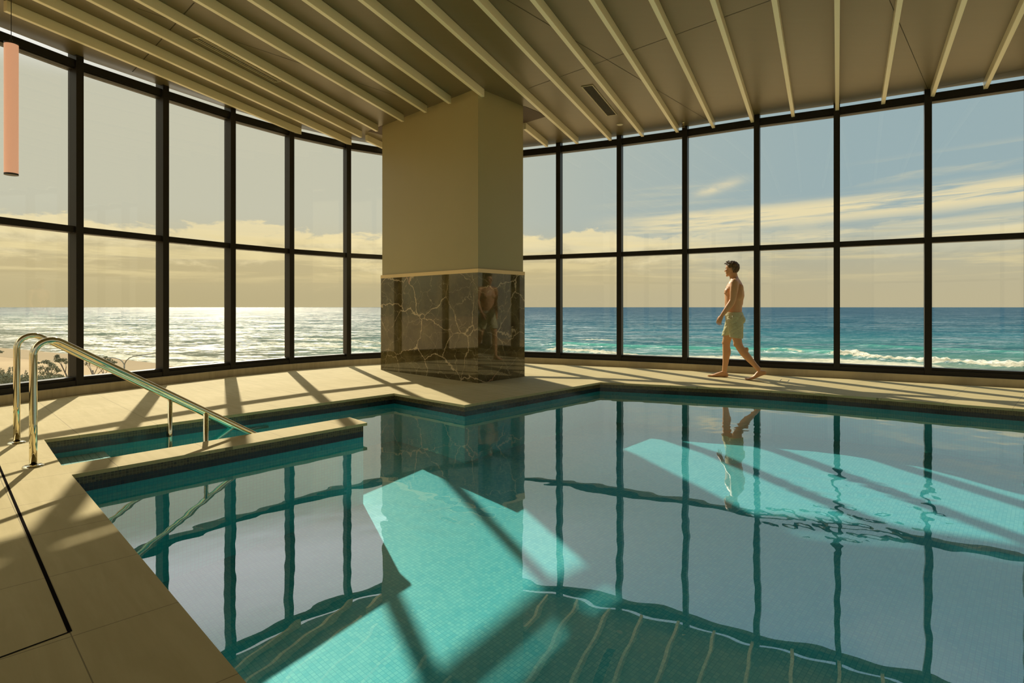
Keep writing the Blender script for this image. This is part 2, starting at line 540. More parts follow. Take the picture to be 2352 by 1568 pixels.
# walls behind the camera ------------------------------------------------------
def wall(name, a, b, th, mat, label):
    a, b = Vector(a), Vector(b)
    d = (b - a).normalized(); n = Vector((d.y, -d.x)) * th
    bm = bmesh.new(); prism(bm, [a, b, b + n, a + n], -0.05, CEIL + 0.45)
    tag(link(name, bm, mat), label, 'wall', kind='structure')
wall('wall_back', KERB_OUT[-1], KERB_OUT[0], -0.2, M['wall'], 'plain plaster wall closing the ring of windows behind the photographer')

# pool basin ------------------------------------------------------------------
bm = bmesh.new()
POOLW = POOL                                           # tile faces sit 12 mm behind the coping edge
def inset(loop, d):
    n = len(loop); out = []
    area = sum(loop[i].x * loop[(i + 1) % n].y - loop[(i + 1) % n].x * loop[i].y for i in range(n))
    sg = 1 if area > 0 else -1
    for i in range(n):
        t1 = (loop[i] - loop[i - 1]).normalized(); t2 = (loop[(i + 1) % n] - loop[i]).normalized()
        nn = Vector((-(t1 + t2).y, (t1 + t2).x)).normalized() * sg
        kk = nn.dot(Vector((-t1.y, t1.x)) * sg)
        out.append(loop[i] + nn * (d / max(kk, 0.4)))
    return out
POOLW = inset(POOL, -0.014)
skirt(bm, POOLW, -0.080, -0.020, mi=2)
skirt(bm, POOLW, WATER - 0.004, -0.080, mi=3)
skirt(bm, POOLW, POOL_Z, WATER - 0.004, mi=1)
uvl = bm.loops.layers.uv.verify()
nf = len(bm.faces)
ngx, ngy = np.arange(-4.3, 8.4, 0.1), np.arange(-3.0, 9.0, 0.1)
cut = bmesh.new()
gv = {}
pin_ = [(p_.x, p_.y) for p_ in inset(POOL, -0.13)]
def inside(x, y):
    c_ = False
    for (x0, y0), (x1, y1) in zip(pin_, pin_[1:] + pin_[:1]):
        if (y0 > y) != (y1 > y) and x < (x1 - x0) * (y - y0) / (y1 - y0) + x0: c_ = not c_
    return c_
cut.free()
ok = {(i, j): inside(x, y) for i, x in enumerate(ngx) for j, y in enumerate(ngy)}
def gvert(i, j):
    if (i, j) not in gv:
        x, y = float(ngx[i]), float(ngy[j]); gv[(i, j)] = bm.verts.new((x, y, pool_floor_z(x, y)))
    return gv[(i, j)]
for i in range(len(ngx) - 1):
    for j in range(len(ngy) - 1):
        ks = ((i, j), (i + 1, j), (i + 1, j + 1), (i, j + 1))
        if all(ok[k_] for k_ in ks):
            f = bm.faces.new([gvert(*k_) for k_ in ks]); f.material_index = 0; f.smooth = True
bm.faces.ensure_lookup_table()
for f in bm.faces:
    if f.material_index == 0:
        for l in f.loops:
            x, y = l.vert.co.x, l.vert.co.y
            l[uvl].uv = (x * UX + y * UY, -x * UY + y * UX)
tag(link('pool_basin', bm, mats=[M['floor_tile'], M['wall_tile'], M['band_tile'], M['navy_tile']]),
    'sunken pool basin lined with aqua mosaic and a dark waterline band', 'pool', kind='structure')
def in_poly(X, Y, poly):
    ins_ = np.zeros(X.shape, bool)
    for (x0, y0), (x1, y1) in zip(poly, poly[1:] + poly[:1]):
        if y0 == y1: continue
        c_ = ((y0 > Y) != (y1 > Y)) & (X < (x1 - x0) * (Y - y0) / (y1 - y0) + x0)
        ins_ ^= c_
    return ins_

def grid_object(name, X, Y, Z, keep, mat):
    """smooth height-field mesh from 2-D arrays, keeping the cells flagged in keep"""
    n0, n1 = X.shape
    ii = np.arange((n0 - 1) * n1).reshape(n0 - 1, n1)[:, :-1][keep].ravel()
    fc = np.stack([ii, ii + n1, ii + n1 + 1, ii + 1], -1)
    used, inv = np.unique(fc, return_inverse=True)
    fc = inv.reshape(fc.shape)
    vs = np.stack([X, Y, Z], -1).reshape(-1, 3)[used]
    me = bpy.data.meshes.new(name)
    me.vertices.add(len(vs)); me.vertices.foreach_set('co', vs.ravel())
    me.loops.add(len(fc) * 4); me.loops.foreach_set('vertex_index', fc.ravel().astype(np.int32))
    me.polygons.add(len(fc)); me.polygons.foreach_set('loop_start', np.arange(0, len(fc) * 4, 4, dtype=np.int32))
    me.polygons.foreach_set('loop_total', np.full(len(fc), 4, dtype=np.int32))
    me.update(calc_edges=True)
    me.polygons.foreach_set('use_smooth', [True] * len(fc))
    me.materials.append(mat)
    o = bpy.data.objects.new(name, me); COL.objects.link(o)
    return o, used

WC = 0.024
wx = np.arange(-4.1, 8.1, WC); wy = np.arange(-2.6, 8.8, WC)
GX, GY = np.meshgrid(wx, wy, indexing='xy')
rs = np.random.default_rng(11)
H = np.zeros_like(GX)
for _ in range(26):
    lam = rs.uniform(0.28, 1.5); th = rs.uniform(0, 2 * PI); sl = rs.normal(0, 0.00040)
    kx, ky = math.cos(th) * 2 * PI / lam, math.sin(th) * 2 * PI / lam
    H += sl * lam / (2 * PI) * np.sin(kx * GX + ky * GY + rs.uniform(0, 6.3))
for (p_, rad, amp) in RIPPLES:
    d_ = np.hypot(GX - p_.x, GY - p_.y)
    mk = np.clip((rad - d_) / (rad * 0.6), 0, 1); mk = mk * mk * (3 - 2 * mk)
    R_ = np.zeros_like(GX)
    for _ in range(22):
        lam = rs.uniform(0.07, 0.18); th = rs.uniform(0, 2 * PI); sl = rs.normal(0, 0.009)
        R_ += sl * lam / (2 * PI) * np.sin(math.cos(th) * 2 * PI / lam * GX + math.sin(th) * 2 * PI / lam * GY + rs.uniform(0, 6.3))
    H += R_ * mk * amp
for _ in range(24):
    lam = rs.uniform(0.10, 0.28); th = rs.uniform(0, 2 * PI); sl = rs.normal(0, 0.00055)
    H += sl * lam / (2 * PI) * np.sin(math.cos(th) * 2 * PI / lam * GX + math.sin(th) * 2 * PI / lam * GY + rs.uniform(0, 6.3))
pin = in_poly(GX, GY, [(v_.x, v_.y) for v_ in POOL])
kp = pin[:-1, :-1] | pin[1:, :-1] | pin[:-1, 1:] | pin[1:, 1:]
# grid_object walks the first axis, so transpose the arrays to keep the faces upward
wo_, _u = grid_object('pool_water', GX.T.copy(), GY.T.copy(), (WATER + H).T.copy(), kp.T.copy(), M['water'])
wo_.cycles.is_caustics_caster = True
bpy.data.objects['pool_basin'].cycles.is_caustics_receiver = True
tag(wo_, 'still clear pool water reflecting the windows', 'water', kind='structure')

# divider beside the entry steps -----------------------------------------------
bm = bmesh.new()
dn0, dn1, df1, df0 = NEAR_J, DIV_END_N, DIV_END_F, CH_NEAR
prism(bm, [dn0, dn1, df1, df0], -0.026, 0.0, 0)
ins = 0.022
dd = (dn1 - dn0).normalized(); nv = (df0 - dn0).normalized()
body = [dn0 + nv * ins, dn1 + nv * ins - dd * 0.03, df1 - nv * ins - dd * 0.03, df0 - nv * ins]
body = body[::-1] if ((body[1] - body[0]).cross(body[2] - body[0]) > 0) else body
skirt(bm, body, -0.080, -0.026, mi=2, inward=True); skirt(bm, body, WATER - 0.004, -0.080, mi=3, inward=True); skirt(bm, body, POOL_Z, WATER - 0.004, mi=1, inward=True)
tag(link('pool_divider', bm, mats=[M['deck'], M['wall_tile'], M['band_tile'], M['navy_tile']]),
    'low stone topped divider wall between the entry steps and the pool', 'wall', kind='structure')

# entry steps
def chp(tt, vv, z):
    u = Vector((0.683, 0.731)); v = (CH_FAR - CH_NEAR).normalized()
    p = CH_NEAR + u * tt + v * vv
    return Vector((p.x, p.y, z))
W_CH = (CH_FAR - CH_NEAR).length
bm = bmesh.new(); uvl = bm.loops.layers.uv.verify()
for j, (t0, t1, z) in enumerate(((0.0, 0.42, -0.19), (0.42, 0.76, -0.32), (0.76, 1.10, -0.43), (1.10, 1.44, -0.54))):
    cs = [chp(t0, 0.0, z), chp(t1, 0.0, z), chp(t1, W_CH, z), chp(t0, W_CH, z)]
    def quad(ps, mi, uvs):
        f = bm.faces.new([bm.verts.new(p) for p in ps]); f.material_index = mi
        for l, w_ in zip(f.loops, uvs): l[uvl].uv = w_
    quad(cs, 0, [(t0, 0), (t1, 0), (t1, W_CH), (t0, W_CH)])
    lo = [chp(t1, 0.0, z), chp(t1, 0.0, z - 0.115), chp(t1, W_CH, z - 0.115), chp(t1, W_CH, z)]
    quad(lo, 0, [(0, 0), (0, .17), (W_CH, .17), (W_CH, 0)])
    e = 0.002
    quad([chp(t1 - 0.05, 0, z + e), chp(t1, 0, z + e), chp(t1, W_CH, z + e), chp(t1 - 0.05, W_CH, z + e)], 1, [(0, 0)] * 4)
_st = tag(link('pool_steps', bm, mats=[M['step_tile'], M['step_nose']]), 'pale tiled entry steps under water beside the handrails', 'steps', kind='structure')
_st.cycles.is_caustics_receiver = True
bpy.data.objects['pool_divider'].cycles.is_caustics_receiver = True

# column ------------------------------------------------------------------------
cf, cl, cr = q(1098, 879.7), q(874.8, 848.8), q(1205, 864.5)
cb = cl + (cr - cf)
col = empty('column', (cf.x, cf.y, 0))
tag(col, 'square column with plaster shaft and polished marble cladding at its foot', 'column', kind='structure')
base = [cf, cr, cb, cl]
bm = bmesh.new(); prism(bm, base, 0.0, 1.602); mo = link('marble_cladding', bm, M['marble'], col)
mo['label'] = 'polished brown green marble with pale veins'
bm = bmesh.new(); prism(bm, inset(base, -0.003), 1.602, 1.658); tb = link('trim_band', bm, M['brass'], col)
bm = bmesh.new(); prism(bm, inset(base, 0.018), 1.658, CEIL + 0.02); link('shaft', bm, M['plaster'], col)
# bare recess in the ceiling round the head of the column
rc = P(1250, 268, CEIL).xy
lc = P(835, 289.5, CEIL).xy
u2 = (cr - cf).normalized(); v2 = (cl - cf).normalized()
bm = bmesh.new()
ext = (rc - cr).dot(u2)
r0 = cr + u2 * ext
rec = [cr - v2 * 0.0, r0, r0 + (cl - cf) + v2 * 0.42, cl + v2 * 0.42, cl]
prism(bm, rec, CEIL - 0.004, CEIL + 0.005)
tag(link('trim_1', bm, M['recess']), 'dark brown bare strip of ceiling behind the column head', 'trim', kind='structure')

# ------------------------------------------------------------------ ceiling battens
ZB = CEIL - 0.115
def batten(name, a, b, label, w=0.051, back=0.0, end=0.0):
    A, B = P(a[0], a[1], ZB), P(b[0], b[1], ZB)
    d = (B - A).normalized(); n = Vector((-d.y, d.x, 0)) * w / 2
    A = A - d * back; B = B + d * end
    bm = bmesh.new()
    prism(bm, [(A + n).xy, (A - n).xy, (B - n).xy, (B + n).xy], ZB, CEIL - 0.0005)
    bmesh.ops.bevel(bm, geom=list(bm.edges), offset=0.003, segments=1, affect='EDGES', profile=0.5)
    o = link(name, bm, M['cream'])
    tag(o, label, 'ceiling batten', 'cream battens under the ceiling')
    return o
BT = [((11.5, 26), (690, 309.5)), ((78.4, 0), (805, 334)), ((201.5, 0), (829, 316)), ((311.8, 0), (866, 302)), ((446.4, 0), (925, 279.5)),
      ((571.7, 0), (978, 259)), ((697.2, 0), (1033, 238.5)), ((826.5, 0), (1109, 223)), ((957.4, 0), (1326, 330.5)), ((1091.3, 0), (1402, 323)),
      ((1222.2, 0), (1476, 314)), ((1357.4, 0), (1556, 304.5)), ((1495.1, 0), (1639, 294.5)), ((1636.2, 0), (1729, 283)), ((1777.8, 0), (1822, 270)),
      ((1922.7, 0), (1922.9, 256)), ((2068, 0), (2028, 242)), ((2216, 0), (2140.5, 226)), ((2346, 30), (2263, 206))]
ORD = 'first second third fourth fifth sixth seventh eighth ninth tenth eleventh twelfth thirteenth fourteenth fifteenth sixteenth seventeenth eighteenth nineteenth'.split()
for i, (a, b) in enumerate(BT):
    lab = 'long cream ceiling batten, %s of the row counting from the left windows' % ORD[i]
    if 2 <= i <= 7: lab = 'cream ceiling batten running to the column, %s of the row counting from the left windows' % ORD[i]
    if i == 0: lab = 'cream ceiling batten whose square near end shows beside the pendant, first from the left windows'
    batten('ceiling_batten', a, b, lab, back=0.0 if i == 0 else 2.6)
batten('ceiling_batten', (841.5, 323.5), (876.5, 340), 'short cream ceiling batten stub starting left of the column head', end=0.5)
batten('ceiling_batten', (1206, 297.5), (1256, 337.5), 'short cream ceiling batten stub coming out right of the column head', back=0.02)

# ------------------------------------------------------------------ ceiling fittings
def grille(name, cs, label, nslat, fr=0.018):
    cs = [P(x, y, CEIL).xy for x, y in cs]
    a, b, c, d = cs                         # a-b short side, b-c long side
    ctr = (a + b + c + d) / 4
    lx = ((c - b) + (d - a)) / 2
    sy = ((b - a) + (c - d)) / 2
    L_, W_ = lx.length, sy.length
    e = empty(name, (ctr.x, ctr.y, CEIL), math.atan2(lx.y, lx.x))
    tag(e, label, 'air vent')
    def child(nm, bm, m):
        o = link(nm, bm, m); o.parent = e; return o
    bm = bmesh.new()
    for sx, sy_, x, y in ((L_, fr, 0, W_ / 2 - fr / 2), (L_, fr, 0, -W_ / 2 + fr / 2), (fr, W_ - 2 * fr, L_ / 2 - fr / 2, 0), (fr, W_ - 2 * fr, -L_ / 2 + fr / 2, 0)):
        box(bm, (x, y, -0.005), sx, sy_, 0.010)
    child('frame', bm, M['grille_frame'])
    bm = bmesh.new(); box(bm, (0, 0, -0.0012), L_ - 2 * fr, W_ - 2 * fr, 0.002); child('backing', bm, M['grille'])
    bm = bmesh.new()
    for j in range(nslat):
        y = -W_ / 2 + fr + (W_ - 2 * fr) * (j + 0.5) / nslat
        box(bm, (0, y, -0.005), L_ - 2 * fr, (W_ - 2 * fr) / nslat * 0.35, 0.006)
    child('slats', bm, M['grille_frame'] if nslat < 4 else M['seam'])
grille('air_grille', [(1334.3, 198), (1362, 193.9), (1418, 262.7), (1393.5, 265)], 'short dark louvred air grille in the ceiling above the right windows', 9)
grille('slot_diffuser', [(440, 86.7), (462, 84), (648, 186.5), (630, 187.5)], 'long slot air diffuser between battens at the left of the ceiling', 2, 0.02)

c = P(1423.7, 285.5, CEIL)
e = empty('ceiling_speaker', c); tag(e, 'small round off white speaker disc on the ceiling near the grille', 'ceiling speaker')
bm = bmesh.new(); lathe(bm, [(0, -0.012), (0.040, -0.012), (0.050, -0.006), (0.050, 0.0)], (0, 0, -0.001)); o = link('disc', bm, M['white'], smooth=False); o.parent = e
bm = bmesh.new(); lathe(bm, [(0.052, -0.004), (0.060, -0.003), (0.060, 0.0), (0.052, 0.0)], (0, 0, -0.001)); o = link('bezel', bm, M['grille_frame']); o.parent = e

c = P(1570.6, 281, CEIL)
e = empty('sprinkler', c); tag(e, 'tiny fire sprinkler hanging from the ceiling beside a mullion', 'sprinkler')
bm = bmesh.new(); lathe(bm, [(0.03, 0), (0.03, -0.008), (0.012, -0.012), (0.010, -0.05), (0.0, -0.05)], (0, 0, -0.001), 16); o = link('stem', bm, M['steel']); o.parent = e
bm = bmesh.new(); lathe(bm, [(0, -0.094), (0.022, -0.094), (0.022, -0.090), (0.0, -0.090)], (0, 0, 0), 16)
box(bm, (0.012, 0, -0.07), 0.004, 0.006, 0.044); box(bm, (-0.012, 0, -0.07), 0.004, 0.006, 0.044)
o = link('deflector', bm, M['steel']); o.parent = e

# pendant ----------------------------------------------------------------------
pd = 5.0
pt, pb = at(25.8, 99, pd), at(25.8, 402, pd)
e = empty('pendant_lamp', pb); tag(e, 'slim salmon pink tube pendant hanging at the left edge before the window', 'pendant lamp')
H = pt.z - pb.z; R = 0.0495
bm = bmesh.new(); lathe(bm, [(R, 0.012), (R, H - 0.012)], seg=40); o = link('tube', bm, M['copper'], smooth=True); o.parent = e
bm = bmesh.new(); lathe(bm, [(0, 0), (R * 1.01, 0), (R * 1.01, 0.014), (0, 0.014)], seg=40); o = link('end_cap', bm, M['black']); o.parent = e
bm = bmesh.new(); lathe(bm, [(0, H - 0.014), (R * 1.01, H - 0.014), (R * 1.01, H), (0.012, H), (0.009, H + 0.03), (0, H + 0.03)], seg=40); o = link('end_cap', bm, M['black']); o.parent = e
bm = bmesh.new(); tube(bm, [(0, 0, H + 0.02), (0, 0, CEIL - pb.z - 0.02)], 0.0026, 8); o = link('cord', bm, M['black']); o.parent = e
bm = bmesh.new(); lathe(bm, [(0, CEIL - pb.z - 0.03), (0.05, CEIL - pb.z - 0.03), (0.05, CEIL - pb.z - 0.001), (0, CEIL - pb.z - 0.001)]); o = link('ceiling_rose', bm, M['black']); o.parent = e

# handrails --------------------------------------------------------------------
def handrail(base, label):
    u = Vector((0.681, 0.732, 0)).normalized()
    e = empty('handrail', (base.x, base.y, 0), 0); tag(e, label, 'handrail', 'pair of handrails at the pool steps')
    R = 0.1; sl = 0.637; th = math.atan(sl)
    top = 0.950
    tl = R * math.tan((PI / 2 + th) / 2)
    pts = [(0, 0.0), (0, 0.3), (0, top - tl)]
    for k_ in range(1, 13):
        a = PI - (PI / 2 + th) * k_ / 12
        pts.append((R + R * math.cos(a), top - tl + R * math.sin(a)))
    for t_ in (0.4, 0.8, 1.12, 1.5): pts.append((t_, top - sl * t_))
    t_e = 1.72; ze = top - sl * t_e
    pts += [(t_e, ze), (t_e + 0.06, ze - 0.035), (t_e + 0.12, ze - 0.05), (t_e + 0.34, ze - 0.05)]
    bm = bmesh.new(); tube(bm, [u * p[0] + Vector((0, 0, p[1])) for p in pts], 0.0228, 20)
    o = link('rail', bm, M['steel'], smooth=True); o.parent = e
    bm = bmesh.new(); tube(bm, [u * 1.12 + Vector((0, 0, top - sl * 1.12 - 0.01)), u * 1.12 + Vector((0, 0, -0.55))], 0.0205, 20)
    o = link('post', bm, M['steel'], smooth=True); o.parent = e
    bm = bmesh.new(); lathe(bm, [(0.024, 0.016), (0.046, 0.014), (0.060, 0.008), (0.062, 0.0)], seg=36)
    o = link('base_flange', bm, M['steel'], smooth=True); o.parent = e
handrail(P(76.5, 1071), 'near polished steel handrail at the entry steps, base close to the drain slot')
handrail(P(38.5, 1017), 'far polished steel handrail at the entry steps, behind the other rail')

# deck hatch
hp = [q(1791, 874.5), q(1795.5, 870.5), q(1813, 872), q(1809, 876.5)]

bm = bmesh.new()
for a_, b_ in zip(hp, hp[1:] + hp[:1]):
    inlay(bm, a_, b_, 0.008, 0.0016, 0)
tag(link('access_hatch', bm, M['seam']), 'small square access hatch outline in the deck ahead of the walking man', 'deck hatch')

# ------------------------------------------------------------------ the walking man
WF = Vector((-0.935, 0.354, 0)).normalized()
WR = Vector((WF.y, -WF.x, 0))
MAN = Vector((3.435, 9.04, 0))
def L2W(p):
    return MAN + WF * p[0] + WR * p[1] + Vector((0, 0, p[2]))

def ring_loft(bm, rings, seg=20):
    """rings: (centre, half-axis a vector, half-axis b vector) in local s,r,z"""
    R_ = []
    for c, a, b in rings:
        c, a, b = Vector(c), Vector(a), Vector(b)
        R_.append([bm.verts.new(c + a * math.cos(2 * PI * k / seg) + b * math.sin(2 * PI * k / seg)) for k in range(seg)])
    fs = []
    for x, y in zip(R_, R_[1:]):
        for k in range(seg):
            fs.append(bm.faces.new((x[k], x[(k + 1) % seg], y[(k + 1) % seg], y[k])))
    fs.append(bm.faces.new(R_[0][::-1])); fs.append(bm.faces.new(R_[-1]))
    bmesh.ops.recalc_face_normals(bm, faces=fs)

def hstack(bm, rows):
    ring_loft(bm, [((s, r, z), (a, 0, 0), (0, b, 0)) for z, s, r, a, b in rows], 48)

def ball(bm, c, r, rot=None, sub=2):
    r = r if hasattr(r, '__len__') else (r, r, r)
    m = Matrix.Translation(c) @ (rot if rot is not None else Matrix.Identity(4)) @ Matrix.Diagonal((*r, 1))
    bmesh.ops.create_icosphere(bm, subdivisions=sub + 1, radius=1.0, matrix=m)

def limb(bm, pts, flat=1.0):
    """chain of (s,r,z,radius) with round joints"""
    pts = [(p[0], p[1], p[2], p[3] * flat) for p in pts]
    tube(bm, [p[:3] for p in pts], [p[3] for p in pts], 16)
    for p in (pts[0], pts[-1]):
        ball(bm, p[:3], p[3] * 0.98, sub=1)

def fused(name, bm, mat, parent, voxel, smooth_n, smooth_f=0.5, shape=None):
    """voxel-fuse the overlapping forms into one continuous skin"""
    me = bpy.data.meshes.new(name); bm.to_mesh(me); bm.free()
    o = bpy.data.objects.new(name, me); COL.objects.link(o)
    m1 = o.modifiers.new('r', 'REMESH'); m1.mode = 'VOXEL'; m1.voxel_size = voxel
    m2 = o.modifiers.new('s', 'SMOOTH'); m2.iterations = smooth_n; m2.factor = smooth_f
    dg = bpy.context.evaluated_depsgraph_get()
    me2 = bpy.data.meshes.new_from_object(o.evaluated_get(dg))
    o.modifiers.clear()
    old = o.data; o.data = me2; bpy.data.meshes.remove(old); me2.name = name
    if shape is not None:
        co = np.empty(len(me2.vertices) * 3); me2.vertices.foreach_get('co', co); co = co.reshape(-1, 3)
        co = shape(co); me2.vertices.foreach_set('co', co.ravel())
    me2.materials.clear(); me2.materials.append(mat)
    me2.polygons.foreach_set('use_smooth', [True] * len(me2.polygons))
    me2.update()
    if parent is not None: o.parent = parent
    return o

M['skin'] = principled('tanned_skin', lambda t: t.mix(t.noise(t.coord('Object'), 9.0, 3), (0.62, 0.315, 0.145, 1), (0.68, 0.365, 0.18, 1)), rough=0.5, spec=0.35)
M['hair'] = principled('brown_hair', lambda t: t.mix(t.smooth(t.noise(t.mapping(t.coord('Object'), scale=(60, 60, 25)), 1.0, 3), 0.4, 0.7), (0.085, 0.048, 0.020, 1), (0.20, 0.12, 0.052, 1)), rough=0.5, spec=0.35)
M['shorts'] = principled('olive_shorts', lambda t: t.mix(t.noise(t.coord('Object'), 40.0, 3), (0.52, 0.49, 0.29, 1), (0.60, 0.56, 0.34, 1)), rough=0.8, spec=0.15)
M['eye'] = principled('eye_white', (0.75, 0.72, 0.68, 1), rough=0.2)
M['iris'] = principled('eye_iris', (0.05, 0.03, 0.02, 1), rough=0.2)

HC = Vector((0.036, 0.0, 1.688))
HR = Matrix.Rotation(math.radians(22), 4, 'Z')        # head turned to his right, towards the sea
def hd(s, r, z):
    return HC + HR.to_3x3() @ Vector((s, r, z))

# build in local s, r, z; note r is +right, so (s, r, z) is left handed: mirror at the end
bm = bmesh.new()
hstack(bm, [(0.86, 0.0, 0, 0.085, 0.13), (0.92, 0.0, 0, 0.112, 0.155), (0.98, 0.006, 0, 0.118, 0.156), (1.04, 0.014, 0, 0.122, 0.150), (1.12, 0.016, 0, 0.127, 0.147),
            (1.20, 0.008, 0, 0.134, 0.152), (1.27, 0.000, 0, 0.143, 0.163), (1.34, 0.002, 0, 0.141, 0.172), (1.41, 0.000, 0, 0.124, 0.178),
            (1.465, -0.006, 0, 0.102, 0.168), (1.505, -0.008, 0, 0.078, 0.125), (1.54, 0.002, 0, 0.065, 0.078), (1.58, 0.014, 0, 0.061, 0.062), (1.65, 0.028, 0, 0.060, 0.060)])
for sg in (-1, 1):
    ball(bm, (0.090, sg * 0.078, 1.335), (0.058, 0.078, 0.070))                        # chest
    ball(bm, (0.144, sg * 0.092, 1.312), (0.009, 0.012, 0.010), sub=1)
    ball(bm, (-0.082, sg * 0.085, 1.38), (0.050, 0.072, 0.085))                        # shoulder blade
    ball(bm, (-0.045, sg * 0.116, 1.30), (0.075, 0.046, 0.11))                         # flank
    ball(bm, (-0.015, sg * 0.095, 1.505), (0.048, 0.095, 0.036), Matrix.Rotation(sg * 0.34, 4, 'X') if False else None)
    ball(bm, (-0.060, sg * 0.078, 0.90), (0.070, 0.074, 0.080))                        # seat
    ball(bm, (0.000, sg * 0.186, 1.462), (0.062, 0.056, 0.064))                        # shoulder
    ball(bm, (0.118, sg * 0.036, 1.17), (0.022, 0.036, 0.11))                          # belly
# left arm (towards the pool), swinging forward
limb(bm, [(0.002, -0.190, 1.470, 0.054), (0.004, -0.214, 1.40, 0.054), (0.010, -0.226, 1.33, 0.052), (0.018, -0.232, 1.26, 0.044), (0.026, -0.234, 1.205, 0.040),
          (0.048, -0.235, 1.155, 0.043), (0.085, -0.232, 1.10, 0.040), (0.130, -0.224, 1.04, 0.032), (0.170, -0.214, 0.985, 0.0255)], 1.12)
limb(bm, [(0.000, 0.190, 1.470, 0.054), (-0.024, 0.212, 1.40, 0.054), (-0.048, 0.226, 1.33, 0.052), (-0.074, 0.238, 1.26, 0.044), (-0.086, 0.242, 1.21, 0.040),
          (-0.080, 0.246, 1.16, 0.043), (-0.060, 0.246, 1.10, 0.040), (-0.034, 0.242, 1.03, 0.032), (-0.012, 0.236, 0.965, 0.0255)], 1.12)
def hand(W, down, fwd, med, curl=1.0):
    """W wrist; down along the hand, fwd towards the thumb side, med towards the palm"""
    W, down, fwd, med = Vector(W), Vector(down).normalized(), Vector(fwd).normalized(), Vector(med).normalized()
    pt = lambda a, b, c: W + down * a + fwd * b + med * c
    ring_loft(bm, [(pt(-0.012, 0, 0), fwd * 0.027, med * 0.021), (pt(0.02, 0.001, 0.0), fwd * 0.032, med * 0.019), (pt(0.05, 0.003, 0.003), fwd * 0.040, med * 0.017),
                   (pt(0.085, 0.002, 0.004), fwd * 0.042, med * 0.0145), (pt(0.098, 0.001, 0.004), fwd * 0.040, med * 0.012)], 18)
    for off, ln, sp in ((0.0325, 0.078, 0.10), (0.011, 0.088, 0.03), (-0.0105, 0.080, -0.04), (-0.0315, 0.062, -0.12)):
        k0 = pt(0.088, off, 0.003)
        a1 = 0.30 * curl; a2 = 0.75 * curl; a3 = 1.10 * curl
        p = k0; ch = [(p, 0.0098)]
        for f_, a_, r_ in ((0.45, a1, 0.0092), (0.30, a2, 0.0084), (0.25, a3, 0.0072)):
            p = p + (down * math.cos(a_) + med * math.sin(a_) + fwd * sp).normalized() * ln * f_
            ch.append((p, r_))
        limb(bm, [(*c_, r_) for c_, r_ in ch])
    limb(bm, [(*pt(0.022, 0.022, 0.008), 0.0145), (*pt(0.050, 0.046, 0.018), 0.0115), (*pt(0.078, 0.056, 0.028), 0.0098), (*pt(0.100, 0.058, 0.034), 0.0080)])
hand((0.176, -0.212, 0.975), (0.447, 0.02, -0.894), (0.774, 0.5, 0.387), (-0.447, 0.866, -0.224), 1.0)
hand((-0.010, 0.236, 0.955), (0.14, -0.06, -0.98), (0.98, 0.0, 0.14), (0.0, -1, 0.0), 0.9)
def sect(s, r, z, hw, hh, dirv):
    d = Vector(dirv).normalized(); n = Vector((-d.z, 0, d.x))
    return ((s, r, z), (0, hw, 0), n * hh)
# left leg, trailing, heel lifted
RL = -0.125
limb(bm, [(0.000, -0.088, 0.92, 0.078), (-0.014, -0.096, 0.80, 0.084), (-0.024, -0.104, 0.70, 0.078), (-0.036, -0.112, 0.62, 0.069), (-0.052, -0.117, 0.55, 0.061),
          (-0.074, -0.119, 0.49, 0.057), (-0.125, -0.121, 0.42, 0.060), (-0.176, -0.122, 0.355, 0.056), (-0.232, -0.124, 0.290, 0.046), (-0.288, RL, 0.225, 0.037), (-0.335, RL, 0.170, 0.036)])
ball(bm, (-0.012, -0.117, 0.535), (0.030, 0.038, 0.042)); ball(bm, (-0.140, -0.121, 0.425), (0.044, 0.050, 0.080), Matrix.Rotation(math.radians(-40), 4, 'Y'))
dv = (0.75, 0, -0.62)
ring_loft(bm, [sect(-0.438, RL, 0.136, 0.017, 0.018, dv), sect(-0.422, RL, 0.124, 0.030, 0.034, dv), sect(-0.380, RL, 0.118, 0.033, 0.048, dv), sect(-0.335, RL, 0.092, 0.037, 0.042, dv),
               sect(-0.292, RL, 0.058, 0.043, 0.030, (0.8, 0, -0.5)), sect(-0.255, RL, 0.031, 0.047, 0.023, (0.95, 0, -0.25)), sect(-0.215, RL, 0.019, 0.046, 0.016, (1, 0, 0)), sect(-0.194, RL, 0.016, 0.043, 0.012, (1, 0, 0))], 18)
ball(bm, (-0.352, RL + 0.030, 0.152), 0.015, sub=1); ball(bm, (-0.352, RL - 0.030, 0.145), 0.015, sub=1)
for o_, l_, r_ in ((0.030, 0.036, 0.0125), (0.009, 0.032, 0.0095), (-0.009, 0.027, 0.009), (-0.025, 0.020, 0.0085), (-0.038, 0.012, 0.008)):
    limb(bm, [(-0.208, RL + o_, 0.016, r_), (-0.193 + l_ * 0.6, RL + o_, 0.016, r_), (-0.193 + l_, RL + o_ * 0.97, r_ + 0.001, r_ * 0.9)])
